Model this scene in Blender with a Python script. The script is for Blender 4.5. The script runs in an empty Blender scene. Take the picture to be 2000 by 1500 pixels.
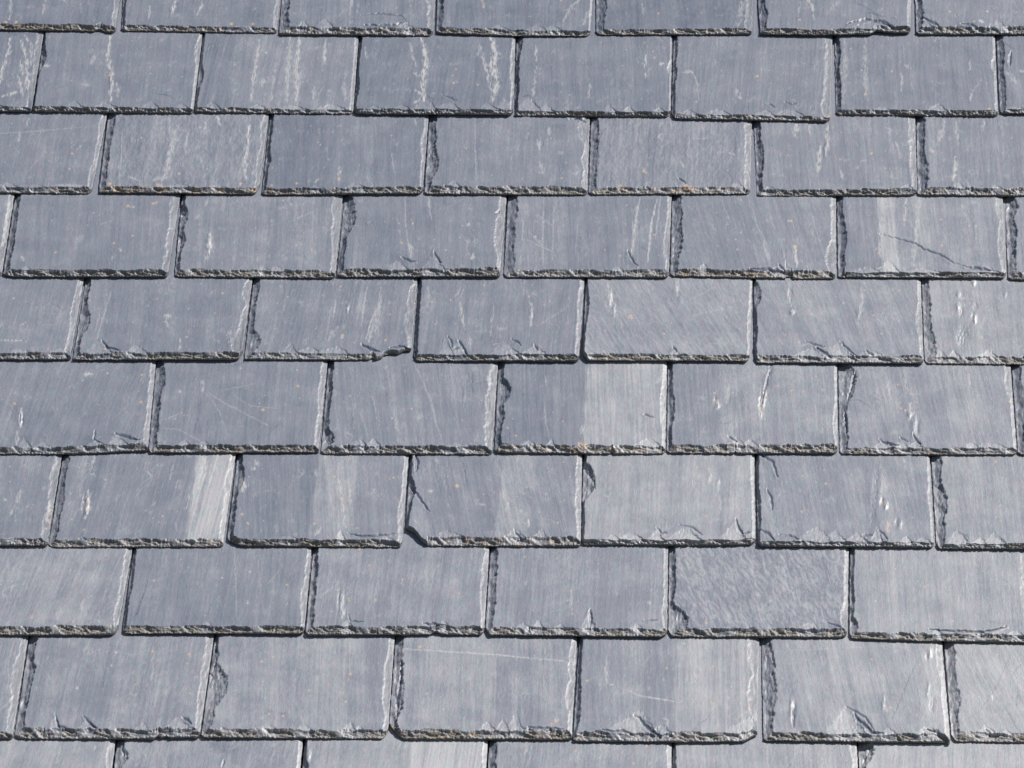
import bpy, math, random
import numpy as np
from mathutils import Matrix, Vector

# ------------------------------------------------------------------ camera, sky, sun, exposure
S = bpy.context.scene
C = S.collection
F = 10000.0                                   # focal length in photograph pixels (2000 wide)
PITCH = math.radians(47.5)                    # roof pitch
dU = np.array([300.0, 8250.0, -10000.0]); dU /= np.linalg.norm(dU)      # up-slope direction seen from the camera
b_ = -0.003
c_ = (dU[0] + dU[1]*b_)/(-dU[2])
dH = np.array([1.0, b_, c_]); dH -= dU*dH.dot(dU); dH /= np.linalg.norm(dH)
dN = np.cross(dH, dU)
CAMR = np.stack([dH, dU, dN])                 # camera coords -> roof coords (along eave, up slope, normal)
DIST = F*0.30/335.0
view = CAMR @ np.array([0, 0, -1.0])
CAMP = -view*DIST                             # camera in roof coords; roof origin is the centre of the view
ROOF = Matrix(((1, 0, 0), (0, math.cos(PITCH), -math.sin(PITCH)), (0, math.sin(PITCH), math.cos(PITCH))))
ORIGIN = Vector((0, 0, 3.6))
def world(p): return ROOF @ Vector(p) + ORIGIN
cam = bpy.data.cameras.new('camera'); co = bpy.data.objects.new('camera', cam); C.objects.link(co)
cam.sensor_width = 36; cam.lens = F/2000*36; cam.clip_start = 0.1; cam.clip_end = 2000
co.matrix_world = Matrix.Translation(world(CAMP)) @ (ROOF @ Matrix([list(r) for r in CAMR])).to_4x4()
S.camera = co

SUNR = Vector((0.48, 0.50, 0.62)).normalized()          # towards the sun, roof coords
sw = ROOF @ SUNR
w = bpy.data.worlds.new('World'); S.world = w; w.use_nodes = True
nt = w.node_tree; nt.nodes.clear()
sky = nt.nodes.new('ShaderNodeTexSky'); sky.sky_type = 'NISHITA'; sky.sun_disc = False
sky.sun_elevation = math.asin(sw.z); sky.sun_rotation = math.atan2(sw.x, sw.y)
bg = nt.nodes.new('ShaderNodeBackground'); bg.inputs[1].default_value = 0.05
wo = nt.nodes.new('ShaderNodeOutputWorld')
nt.links.new(sky.outputs[0], bg.inputs[0]); nt.links.new(bg.outputs[0], wo.inputs[0])
sl = bpy.data.lights.new('sun', 'SUN'); sl.energy = 4.8; sl.angle = math.radians(0.5); sl.color = (1, 0.955, 0.89)
so = bpy.data.objects.new('sun', sl); C.objects.link(so)
so.rotation_euler = sw.to_track_quat('Z', 'Y').to_euler(); so.location = (4, -4, 9)
S.view_settings.view_transform = 'Standard'; S.view_settings.look = 'None'
S.view_settings.exposure = 0.12; S.view_settings.gamma = 1

# ------------------------------------------------------------------ helpers
def unproj(px, py, h=0.0):
    """photograph pixel -> point of the roof at height h over its plane (roof coords u, v)"""
    px = np.asarray(px, float); py = np.asarray(py, float)
    x = (px-1000)/F; y = -(py-750)/F
    d = [CAMR[i, 0]*x + CAMR[i, 1]*y - CAMR[i, 2] for i in range(3)]
    t = (h-CAMP[2])/d[2]
    return CAMP[0]+t*d[0], CAMP[1]+t*d[1]

def _h(ix, iy, seed):
    n = (ix.astype(np.int64)*374761393 + iy.astype(np.int64)*668265263 + seed*1442695041) & 0xffffffff
    n = ((n ^ (n >> 13))*1274126177) & 0xffffffff
    n = ((n ^ (n >> 16))*2246822519) & 0xffffffff
    return (n ^ (n >> 15)) & 0xffff
_a = np.arange(65536)*(2*np.pi/65536)
_cs = np.cos(_a); _sn = np.sin(_a)
def pn(x, y, seed=0):
    """gradient noise, about -1..1"""
    ix = np.floor(x); iy = np.floor(y); fx = x-ix; fy = y-iy
    ux = fx*fx*fx*(fx*(fx*6-15)+10); uy = fy*fy*fy*(fy*(fy*6-15)+10)
    ix = ix.astype(np.int64); iy = iy.astype(np.int64)
    def g(a, b):
        k = _h(ix+a, iy+b, seed)
        return _cs[k]*(fx-a)+_sn[k]*(fy-b)
    n0 = g(0, 0)*(1-ux)+g(1, 0)*ux
    n1 = g(0, 1)*(1-ux)+g(1, 1)*ux
    return (n0*(1-uy)+n1*uy)*1.5
def fbm(x, y, seed=0, o=3, g=0.5):
    r = 0; a = 1.0
    for k in range(o):
        r = r+a*pn(x*2**k+k*17.3, y*2**k-k*9.1, seed+k*31); a *= g
    return r
def sst(a, b, x):
    t = np.clip((x-a)/(b-a), 0, 1); return t*t*(3-2*t)
def pdist(PX, PY, pts):
    """distance to a polyline, signed side and place along it 0..1"""
    best = np.full(PX.shape, 1e9); side = np.zeros(PX.shape); al = np.zeros(PX.shape)
    L = [math.dist(pts[i], pts[i+1]) for i in range(len(pts)-1)]; tot = sum(L); s = 0
    for i in range(len(pts)-1):
        (x0, y0), (x1, y1) = pts[i], pts[i+1]
        dx, dy = x1-x0, y1-y0; l2 = dx*dx+dy*dy+1e-9
        t = np.clip(((PX-x0)*dx+(PY-y0)*dy)/l2, 0, 1)
        ex = PX-x0-t*dx; ey = PY-y0-t*dy; d = np.hypot(ex, ey); m = d < best
        best[m] = d[m]; side[m] = np.sign(dx*ey-dy*ex)[m]; al[m] = (s+t*L[i])[m]/tot
        s += L[i]
    return best, side, al

# ------------------------------------------------------------------ materials
def slate_material():
    m = bpy.data.materials.new('slate'); m.use_nodes = True
    t = m.node_tree; N = t.nodes; Lk = t.links; N.clear()
    def nd(ty, **k):
        n = N.new(ty)
        for a, b in k.items(): setattr(n, a, b)
        return n
    def mth(op, a, b=None, c=None):
        n = nd('ShaderNodeMath', operation=op)
        for i, v in enumerate((a, b, c)):
            if v is None: continue
            if isinstance(v, (int, float)): n.inputs[i].default_value = v
            else: Lk.new(v, n.inputs[i])
        return n.outputs[0]
    def mixc(f, a, b):
        n = nd('ShaderNodeMix', data_type='RGBA')
        for s_, v in ((n.inputs[0], f), (n.inputs[6], a), (n.inputs[7], b)):
            if isinstance(v, tuple): s_.default_value = v
            elif isinstance(v, (int, float)): s_.default_value = v
            else: Lk.new(v, s_)
        return n.outputs[2]
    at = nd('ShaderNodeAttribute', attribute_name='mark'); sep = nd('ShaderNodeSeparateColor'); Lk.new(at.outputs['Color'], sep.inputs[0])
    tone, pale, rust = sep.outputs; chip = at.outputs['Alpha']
    tc = nd('ShaderNodeTexCoord'); oi = nd('ShaderNodeObjectInfo')
    off = nd('ShaderNodeCombineXYZ'); Lk.new(mth('MULTIPLY', oi.outputs['Random'], 37.0), off.inputs[0]); Lk.new(mth('MULTIPLY', oi.outputs['Random'], 91.0), off.inputs[1])
    add = nd('ShaderNodeVectorMath', operation='ADD'); Lk.new(tc.outputs['Object'], add.inputs[0]); Lk.new(off.outputs[0], add.inputs[1])
    def noise(sx, sy, sz, det, rough=0.6):
        mp = nd('ShaderNodeMapping'); mp.inputs['Scale'].default_value = (sx, sy, sz); Lk.new(add.outputs[0], mp.inputs[0])
        n = nd('ShaderNodeTexNoise'); n.inputs['Scale'].default_value = 1; n.inputs['Detail'].default_value = det
        n.inputs['Roughness'].default_value = rough; Lk.new(mp.outputs[0], n.inputs[0]); return n.outputs[0]
    grain = noise(800, 190, 300, 3); hue = noise(110, 40, 60, 3); speck = noise(1400, 1400, 1400, 2); mott = noise(45, 30, 45, 4)
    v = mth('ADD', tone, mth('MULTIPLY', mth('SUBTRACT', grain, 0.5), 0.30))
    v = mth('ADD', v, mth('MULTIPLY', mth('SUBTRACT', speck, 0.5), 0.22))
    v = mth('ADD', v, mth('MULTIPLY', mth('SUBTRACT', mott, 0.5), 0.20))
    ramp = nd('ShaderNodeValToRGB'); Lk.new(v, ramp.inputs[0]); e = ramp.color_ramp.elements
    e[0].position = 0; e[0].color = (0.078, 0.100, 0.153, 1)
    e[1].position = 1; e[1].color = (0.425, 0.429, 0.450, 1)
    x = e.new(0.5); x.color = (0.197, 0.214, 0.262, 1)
    chipc = mixc(mth('MULTIPLY', speck, 0.9), (0.080, 0.073, 0.066, 1), (0.270, 0.244, 0.212, 1))
    hs = nd('ShaderNodeMapRange'); hs.inputs[1].default_value = 0.35; hs.inputs[2].default_value = 0.65; Lk.new(hue, hs.inputs[0])
    tint = mixc(hs.outputs[0], (0.94, 1.02, 1.01, 1), (1.04, 0.98, 1.02, 1))
    ml = nd('ShaderNodeMix', data_type='RGBA', blend_type='MULTIPLY'); ml.inputs[0].default_value = 1
    Lk.new(ramp.outputs[0], ml.inputs[6]); Lk.new(tint, ml.inputs[7])
    col = mixc(chip, ml.outputs[2], chipc)
    col = mixc(pale, col, (0.50, 0.50, 0.51, 1))
    col = mixc(rust, col, (0.58, 0.36, 0.17, 1))
    bs = nd('ShaderNodeBsdfPrincipled'); Lk.new(col, bs.inputs['Base Color'])
    Lk.new(mth('ADD', 0.385, mth('MULTIPLY', mth('ADD', grain, chip), 0.16)), bs.inputs['Roughness'])
    bs.inputs['Specular IOR Level'].default_value = 1.0
    bp = nd('ShaderNodeBump'); bp.inputs['Strength'].default_value = 0.55; bp.inputs['Distance'].default_value = 0.0005
    Lk.new(mth('ADD', grain, mth('MULTIPLY', speck, 0.7)), bp.inputs['Height']); Lk.new(bp.outputs[0], bs.inputs['Normal'])
    o = nd('ShaderNodeOutputMaterial'); Lk.new(bs.outputs[0], o.inputs[0])
    return m
SLATE = slate_material()
def plain(name, col, scale):
    m = bpy.data.materials.new(name); m.use_nodes = True; t = m.node_tree; b = t.nodes['Principled BSDF']
    n = t.nodes.new('ShaderNodeTexNoise'); n.inputs['Scale'].default_value = scale; n.inputs['Detail'].default_value = 5
    r = t.nodes.new('ShaderNodeValToRGB'); r.color_ramp.elements[0].color = tuple(c*0.6 for c in col)+(1,); r.color_ramp.elements[1].color = tuple(min(1, c*1.4) for c in col)+(1,)
    t.links.new(n.outputs[0], r.inputs[0]); t.links.new(r.outputs[0], b.inputs['Base Color']); b.inputs['Roughness'].default_value = 0.9
    return m

# ------------------------------------------------------------------ setting: ground far below, roof deck under the slates
def slab(name, lo, hi, mat, rot=None, loc=(0, 0, 0)):
    me = bpy.data.meshes.new(name)
    vs = [(x, y, z) for z in (lo[2], hi[2]) for y in (lo[1], hi[1]) for x in (lo[0], hi[0])]
    me.from_pydata(vs, [], [(0, 2, 3, 1), (4, 5, 7, 6), (0, 1, 5, 4), (2, 6, 7, 3), (0, 4, 6, 2), (1, 3, 7, 5)])
    me.materials.append(mat); o = bpy.data.objects.new(name, me); C.objects.link(o); o.location = loc
    if rot: o.rotation_euler = rot
    o['kind'] = 'structure'
    return o
slab('ground', (-300, -300, -0.5), (300, 300, 0), plain('soil', (0.10, 0.10, 0.07), 0.6))
slab('roof_deck', (-1.75, -1.95, -0.06), (1.75, 1.95, -0.024), plain('roofing_felt', (0.03, 0.03, 0.035), 30), (PITCH, 0, 0), ORIGIN)

# ------------------------------------------------------------------ slates
TH = 0.0088
# every slate: x of its two upper corners under the course above, its tail line, its own marks (all measured on the photograph)
SL = {
(1,1): ((-62,247), [(-78,55),(0,56),(170,58),(180,60),(188,57),(198,57),(206,60),(226,61)], dict(label='slate with a notched yellowish tail at the far left of the top course', warm=.95, lichen=.5, wr=13, st=[([(22,0),(19,42)],3,.7),([(90,2),(84,30)],3,.6),([(160,8),(158,30)],3,.4)], ds=[(32,47,3,'o'),(12,48,3,'o')], ch=[(195,4,9)])),
(1,2): ((245,556), [(237,58),(540,63)], dict(label='slate with a yellow lichen dot on its tail, second from left in the top course', lichen=.4, wr=10, wl=7, st=[([(396,5),(386,32)],3,.8),([(347,0),(336,28)],3,.8),([(292,15),(290,40)],3,.6)], bump=[(334,24,3,14,.9),(344,10,3,12,-.7)], ds=[(452,50,3.2,'o'),(452,51,2.2,'o'),(494,50,2.2,'o')], ch=[(470,5,30)])),
(1,3): ((557,857), [(545,65),(700,66),(846,67)], dict(label='slate with two small pointed chips and a cracked tail, third in the top course', wl=19, wr=18, ck=[([(640,0),(636,20),(633,38)],1.3,.6),([(705,33),(740,30),(785,34),(795,46)],1.5,.9),([(712,52),(740,54),(775,52),(790,44)],2.6,1.4)], ch=[(590,17,13),(633,22,16),(792,18,20)], st=[([(688,0),(682,35)],3,.6),([(700,0),(698,30)],2,.4)])),
(1,4): ((857,1165), [(852,63),(1000,68),(1153,68)], dict(label='slate with pale curved scratches at its right, fourth from left in the top course', wl=13, wr=6, st=[([(1132,0),(1112,20),(1100,45)],3,.6),([(1150,20),(1140,50)],4,.5),([(1100,22),(1128,18)],2,.4),([(943,0),(944,20)],2.5,.5)], ds=[(945,16,2.4,'o'),(941,4,1.8,'o'),(1096,2,2,'o')], ch=[(975,12,18),(1045,14,22),(1080,12,16)])),
(1,5): ((1164,1472), [(1164,64),(1175,66),(1300,66),(1469,65)], dict(label='dark bluish slate with a pale patch in its right corner, fifth in the top course', tone=-.10, wl=14, wr=20, ch=[], st=[([(1449,8),(1446,40)],7,.55),([(1255,10),(1258,32)],3,.55),([(1447,40),(1440,55)],4,.5)], ds=[(1286,29,2,'o')], wb=14)),
(1,6): ((1474,1783), [(1485,64),(1600,66),(1700,64),(1712,58),(1745,62),(1778,61)], dict(label='slate with a large flake broken from its tail, sixth from left in the top course', wl=14, cl=[(30,4,14)], wr=9, lift=.004, tilt=.0004, ch=[(1690,18,45)], wb=13, ck=[([(1660,0),(1700,22),(1722,42)],1.4,.6),([(1655,50),(1690,42),(1725,47),(1745,58),(1776,55)],2.8,1.6),([(1680,25),(1745,40),(1760,54)],1.6,.6)], st=[([(1580,0),(1587,20),(1589,42)],3,.8),([(1565,2),(1558,30)],2,.5),([(1640,5),(1616,30)],6,.3)], ds=[(1562,42,2.4,'o'),(1577,4,2,'o')])),
(1,7): ((1784,2097), [(1790,65),(2102,64)], dict(label='slate with a white dot near its chipped tail, right end of the top course', wl=14, ck=[([(1802,37),(1812,44),(1830,53),(1838,63)],2.8,1.5),([(1876,51),(1895,52),(1908,58)],2.8,1.4)], ch=[(1806,22,14),(1948,16,20)], ds=[(1855,26,2.3,'o'),(1928,26,2.6,'w'),(1903,46,2,'o')], st=[([(1912,43),(1920,49)],3,1)])),
(2,1): ((-228,86), [(-250,214),(62,216)], dict(label='slate covered in white scratches at the left end of the second course', st=[([(5,135),(0,165)],4,1),([(20,75),(12,120),(2,150)],3,.9),([(42,80),(52,120),(55,170)],4,.9),([(48,70),(62,90),(60,130)],3,.8),([(35,150),(45,190)],4,.8),([(5,192),(35,182)],3,.9),([(15,110),(25,100)],2,.9),([(40,120),(44,150)],3,.9),([(56,130),(50,185)],3,.8)], ch=[(-20,18,30),(50,24,30)], wr=16, wb=9, style='b')),
(2,2): ((87,396), [(64,216),(378,219)], dict(label='slate split by one pale vertical seam down its middle, second in the second course', style='b', wb=9, wl=3, wr=7, ch=[(145,16,16),(205,14,25),(292,18,22),(355,12,18)], cr=[(100,10,28)], st=[([(216,70),(211,110),(218,150),(216,200)],4,1),([(228,165),(231,190)],5,.6),([(185,110),(176,130)],4,.5),([(83,130),(96,131)],3,.8),([(162,168),(175,170)],3,.6)], ck=[([(213,140),(215,190)],1.3,.6),([(303,187),(330,190),(345,198)],1.3,.8)], ds=[(214,150,2,'o'),(218,155,2,'o'),(96,72,2.5,'s')], bump=[(180,118,4,10,.5)])),
(2,3): ((397,701), [(380,218),(690,221)], dict(label='slate with several long chalky stripes, third from left in the second course', style='b', wb=9, wl=5, wr=9, bd=[(395,455,-.12),(505,590,.06)], ch=[(415,18,14),(500,12,20),(570,12,30),(640,16,30)], st=[([(507,75),(500,130),(490,200)],4,.75),([(585,70),(580,120),(579,205)],5,.9),([(566,72),(560,200)],5,.6),([(636,78),(632,140)],3,.9),([(538,130),(530,200)],3,.5),([(517,155),(512,170)],4,.8),([(672,165),(676,195)],6,.5),([(612,170),(612,195)],3,.6)], ds=[(520,104,2.5,'w'),(458,128,1.6,'o')])),
(2,4): ((702,1007), [(692,220),(1002,222)], dict(label='slate with two jagged white veins, fourth from left in the second course', style='b', wb=9, wl=4, wr=7, ch=[(730,8,16),(785,12,16),(828,26,24),(870,16,24),(955,16,20),(990,28,22)], st=[([(821,70),(830,95),(832,130),(826,150),(828,200)],5.5,1),([(812,180),(828,190),(810,205)],4,.8),([(958,72),(968,105),(962,130),(970,165),(962,200)],7,1),([(938,95),(950,140),(960,180)],4,.7),([(935,80),(934,110)],3,.5),([(800,85),(812,130)],3,.6),([(808,145),(822,150)],4,.7),([(713,92),(715,115)],2,.7)], ck=[([(833,190),(850,200)],1.5,.8),([(862,188),(880,195),(893,202)],1.7,.9)], ds=[(891,137,2,'o'),(886,165,2.4,'o'),(884,150,1.7,'o'),(933,169,1.8,'o')])),
(2,5): ((1009,1313), [(1005,224),(1310,226)], dict(label='plain slate with one rounded chip at its lower left, fifth in the second course', style='b', wb=8, wl=7, wr=4, cr=[(135,9,12)], ch=[(1030,34,24),(1068,20,16),(1190,18,14),(1225,14,16),(1285,12,12)], st=[([(1046,90),(1047,120)],3,.7),([(1048,130),(1040,200)],2.5,.6),([(1261,110),(1258,135)],3,.9),([(1285,128),(1296,126)],3,.9),([(1260,145),(1262,155)],2.5,.9),([(1152,165),(1150,195)],2,.7)], ck=[([(1020,193),(1032,189),(1043,198),(1050,215)],1.5,.8)])),
(2,6): ((1316,1626), [(1312,226),(1318,230),(1621,235)], dict(label='slate with a thin white arc and a sagging toothed tail, sixth in the second course', style='b', wb=10, wl=6, wr=17, lift=.003, lichen=.5, ch=[(1340,10,20),(1400,16,26),(1493,14,20),(1540,18,26)], ln=[([(1345,137),(1354,146),(1362,165),(1364,200)],1.2,.65)], st=[([(1335,143),(1352,141)],3,.7),([(1438,178),(1447,195)],5,.6)], ck=[([(1497,204),(1506,208),(1514,214)],1.8,1),([(1531,202),(1545,206),(1556,205)],1.8,1)], ds=[(1479,151,2.6,'o'),(1360,202,1.6,'o'),(1619,229,2,'o')])),
(2,7): ((1630,1943), [(1633,222),(1949,225)], dict(label='slate with faint pale bands down its left, seventh in the second course', style='b', wb=10, wl=10, wr=6, cr=[(130,12,14)], ch=[(1830,18,22),(1720,8,20)], st=[([(1651,78),(1650,130),(1646,205)],6,.45),([(1690,75),(1690,195)],4,.5),([(1761,145),(1761,180)],2.5,.6),([(1894,120),(1893,140)],2.5,.7),([(1898,185),(1895,200)],2.5,.7),([(1768,130),(1778,136)],4,.6)], ds=[(1742,141,2.2,'o'),(1683,139,1.9,'w'),(1691,187,2.1,'o'),(1643,145,2.2,'o'),(1650,120,1.8,'o'),(1932,217,2.4,'o')])),
(2,8): ((1946,2258), [(1953,220),(2270,223)], dict(label='slate with dark cracks near its corner, cut off at right end of the second course', style='b', wb=9, wl=13, ck=[([(1955,78),(1962,84),(1983,99)],1.4,.8),([(1974,103),(1971,128)],2.6,1.1),([(1945,90),(1955,100),(1954,125)],1.4,.8)], st=[([(1965,140),(1985,165)],4,.5),([(1990,140),(1998,142)],3,.6)], ch=[(1980,6,20)])),
(3,1): ((-118,211), [(-138,374),(180,376)], dict(label='slate with a faint level scratch near its top, left end of the third course', wr=11, cr=[(245,6,20),(350,8,36)], ln=[([(0,262),(70,257),(185,247)],.9,.4),([(50,342),(85,303)],.9,.35)], st=[([(38,255),(37,282)],2,.7),([(56,232),(52,245)],2,.6),([(157,287),(150,295)],3,.7),([(110,365),(160,366)],3,.6)], ds=[(141,302,2.2,'o'),(136,333,2,'o')], ch=[(15,10,20),(60,7,30)])),
(3,2): ((212,526), [(193,374),(300,375),(498,377),(507,374)], dict(label='rough slate with orange lichen along its tail, second in the third course', rough=1.0, lichen=.9, wl=13, wr=14, wb=13, rc=(3,12), st=[([(332,225),(331,262)],2,.6),([(345,250),(336,290),(325,340),(316,355)],5,.7),([(368,255),(362,300)],3,.6),([(425,228),(430,245)],4,.9),([(403,235),(400,265)],3,.7),([(486,245),(483,290),(478,320),(480,352)],4,.95),([(300,355),(325,350)],4,.7),([(255,350),(270,356)],3,.7)], ln=[([(239,255),(236,320),(232,350)],1.0,.6)], ds=[(215,363,3.5,'o'),(225,369,3,'o'),(310,366,3.4,'o'),(320,370,3,'o'),(470,362,2.6,'o'),(276,270,1.8,'o'),(211,291,1.8,'o'),(350,342,2,'o')], ch=[(350,8,25),(420,6,18)], ck=[([(241,228),(240,250)],1.3,.8)])),
(3,3): ((528,838), [(511,378),(826,376)], dict(label='slate darker left and paler right of a seam, third in the third course', bd=[(515,655,-.06),(655,735,.08)], wl=8, wr=10, ch=[(620,7,16),(690,8,20)], st=[([(664,330),(662,355)],3.5,.95),([(622,352),(615,360)],2,.9),([(765,300),(770,340)],2,.5),([(810,230),(815,260)],2,.6)], ds=[(662,352,2.6,'o'),(531,365,2,'o'),(527,374,2.4,'o'),(580,361,2.4,'o'),(765,266,1.9,'o')], cr=[(280,8,22)])),
(3,4): ((839,1152), [(829,377),(1147,378)], dict(label='slate with a small white ring and scooped right edge, fourth in the third course', wl=17, wr=12, cr=[(255,26,26),(315,10,14)], th=1.1, bump=[(1058,280,3,10,-.7)], ln=[([(928,233),(928,290),(931,355)],1.1,.5)], st=[([(1072,250),(1073,265)],2.5,.7),([(1050,275),(1054,295)],4,.6),([(1055,320),(1060,340)],6,.5)], ck=[([(1112,233),(1130,233),(1144,239)],2.4,1.3)], ds=[(1096,301,5,'s'),(1094,300,4,'s'),(1032,262,1.8,'o'),(910,292,1.8,'o'),(1097,351,2,'o')], ch=[(885,16,12)])),
(3,5): ((1155,1469), [(1150,378),(1465,377)], dict(label='finely rippled slate with orange specks on its tail, fifth in the third course', rough=.7, lichen=.7, tone=-.03, wl=14, wr=16, ck=[([(1187,243),(1175,265),(1163,284)],1.5,.8),([(1325,351),(1340,361)],2,1)], ds=[(1258,337,3,'o'),(1262,340,2.2,'o'),(1212,367,3,'o'),(1280,372,2.4,'o'),(1344,369,4,'o'),(1340,367,4,'o'),(1463,242,2,'o'),(1455,326,1.8,'o')], st=[([(1255,330),(1262,342)],2.5,.8),([(1285,270),(1292,262)],2.5,.7),([(1330,318),(1338,330)],3,.7),([(1422,300),(1438,305)],2,.6)], ln=[([(1354,272),(1385,271)],.9,.5)], ch=[(1435,8,14)])),
(3,6): ((1472,1787), [(1478,380),(1791,380)], dict(label='slate with two short bright marks below its top edge, sixth in the third course', wl=12, wr=16, wb=14, st=[([(1554,236),(1555,250),(1551,266)],5,.95),([(1617,243),(1613,262),(1618,275),(1613,305)],4,.85),([(1602,288),(1599,310),(1598,340)],4.5,.85),([(1640,330),(1646,355)],3,.6),([(1580,245),(1582,265)],2,.5),([(1750,280),(1758,310)],4,.4),([(1738,330),(1742,360)],4,.4)], bump=[(1607,300,3,24,-.5),(1612,290,4,14,.6)], ds=[(1702,302,2.6,'o'),(1616,275,2.4,'o'),(1674,330,5,'s'),(1674,330,4,'s'),(1602,327,2,'o'),(1539,305,1.7,'o'),(1640,314,1.6,'o')], ch=[(1500,8,14),(1770,12,14)])),
(3,7): ((1790,2106), [(1792,379),(2112,381)], dict(label='slate with a faint dark V scratch, right end of the third course', wl=16, st=[([(1845,235),(1838,262),(1832,285)],5,.6),([(1866,240),(1871,285)],4,.6),([(1866,310),(1865,335),(1861,356)],4,1),([(1922,235),(1919,255)],3,.6),([(1819,292),(1820,300)],4,.8)], ck=[([(1936,320),(1948,338),(1975,292)],.9,.45)], ds=[(1819,299,2,'o')], ch=[(1870,10,16),(1945,8,12)], lichen=.4)),
(4,1): ((-298,29), [(-320,535),(4,537)], dict(label='narrow sliver of slate with a pale orange-edged side, left end of fourth course', wr=12, cr=[(500,14,26)], st=[([(18,395),(12,440),(6,480)],4,.6)], ds=[(14,470,2,'o'),(6,507,1.8,'o')])),
(4,2): ((30,353), [(6,534),(30,538),(329,538)], dict(label='smooth slate with a small white smudge, second from left in the fourth course', wl=13, wr=17, cr=[(400,6,30)], wb=13, ch=[(50,10,12)], ds=[(250,403,3,'o'),(300,398,3,'o'),(306,396,2,'o'),(259,463,2.2,'o'),(109,496,2.2,'o'),(157,468,7,'s'),(153,472,6,'s'),(160,464,5,'s'),(223,478,2,'o'),(183,417,1.6,'w')], st=[([(255,405),(262,405)],2.5,.8),([(232,488),(238,494)],3,.7),([(225,500),(219,512)],2,.7),([(42,500),(46,512)],3,.7)], ck=[([(305,440),(314,485)],1,.4)], wisp=.6)),
(4,3): ((356,670), [(341,538),(655,541)], dict(label='slate with a ragged left edge and a raised pale flake, third in the fourth course', wl=9, cl=[(420,7,20),(470,7,18)], wr=14, cr=[(405,14,30),(450,10,26)], lift=.002, ck=[([(355,395),(352,410),(360,416),(350,421)],3,1.6),([(345,455),(353,463),(350,478)],3,1.4)], bump=[(407,480,5,24,1.3),(403,500,3,16,-.8)], st=[([(409,460),(410,485),(404,512)],4.5,.95),([(387,418),(385,428)],3,.9),([(406,390),(402,402)],3,.6),([(565,435),(620,410)],2,.35),([(505,500),(500,518)],2,.5)], ds=[(553,392,1.8,'o'),(533,433,4,'s'),(615,497,4,'s'),(436,451,2.4,'s'),(609,490,1.7,'o')], ch=[(510,11,20),(540,9,18)], wb=16)),
(4,4): ((673,990), [(658,535),(668,538),(977,538)], dict(label='slate with a scooped left corner and an oval flake scar at right, fourth course', wl=12, cl=[(420,14,42)], wr=10, cr=[(455,18,48),(400,14,22)], ch=[(777,18,20),(845,32,20)], st=[([(801,480),(804,506)],4,.8),([(912,438),(916,442)],4,.9),([(924,500),(922,510)],4,.8),([(836,380),(842,430)],2,.5)], ln=[([(791,383),(792,430),(796,470),(802,495)],1.4,.5),([(868,410),(905,388)],.9,.3)], ck=[([(783,506),(798,513),(812,515)],2.2,1.3),([(847,494),(855,510),(862,518)],2.2,1.2),([(968,418),(976,413)],2,1)], ds=[(785,477,2.4,'o'),(806,438,2.4,'o'),(779,438,1.8,'o'),(871,492,2,'w'),(899,466,1.6,'o')])),
(4,5): ((993,1312), [(984,534),(990,539),(1306,540)], dict(label='slate with long chalk streaks at right, fine scratches at left, in the fourth course', bd=[(1000,1090,.05),(1140,1205,-.06)], wl=18, wr=10, cr=[(480,10,30)], ln=[([(1062,385),(1060,520)],1.5,.45),([(1082,405),(1079,512)],1.4,.45),([(1030,470),(1050,480),(1078,493)],1.0,.6),([(1033,455),(1062,485)],.9,.5),([(1050,420),(1080,443)],.9,.5),([(1022,430),(1020,470)],1.0,.6),([(1128,440),(1124,500)],1.0,.4),([(1250,385),(1240,440),(1232,510)],2,.85),([(1283,390),(1272,440),(1265,515)],2.2,.9),([(1290,385),(1280,470)],1.4,.6),([(1234,430),(1238,480)],1.2,.6),([(1018,500),(1015,520)],1,.6)], st=[([(1245,400),(1236,500)],4,.5)], ck=[([(1226,492),(1232,508),(1245,524)],2,1.1),([(1248,483),(1265,492)],1.4,.5)], ds=[(1045,464,2.5,'w'),(1278,461,2,'o'),(1062,435,1.7,'w'),(1211,503,2,'o'),(1122,403,3,'s')], ch=[(1205,8,14)])),
(4,6): ((1313,1633), [(1309,537),(1534,542),(1535,538),(1546,538),(1550,542),(1632,542)], dict(label='slate with a hollow in its tail and an orange-tipped streak, sixth, fourth course', lean=-9, wl=18, wr=12, cr=[(505,20,34)], bd=[(1470,1640,.08)], ck=[([(1465,528),(1500,530),(1540,536),(1565,531)],3.4,1.8),([(1527,485),(1527,505)],1.1,.6),([(1520,520),(1533,532)],2.2,1.2)], st=[([(1553,482),(1554,500),(1556,524)],3,1),([(1490,475),(1502,510)],5,.55)], ln=[([(1469,395),(1478,440),(1503,490)],1.2,.35),([(1585,470),(1592,430)],1,.3)], ds=[(1553,484,3.6,'o'),(1545,433,3,'o'),(1540,432,1.8,'w'),(1447,391,1.9,'o'),(1440,490,2,'w'),(1447,456,1.7,'w'),(1437,470,1.6,'w')], ch=[(1372,10,10),(1525,12,22)], lichen=.5)),
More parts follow.
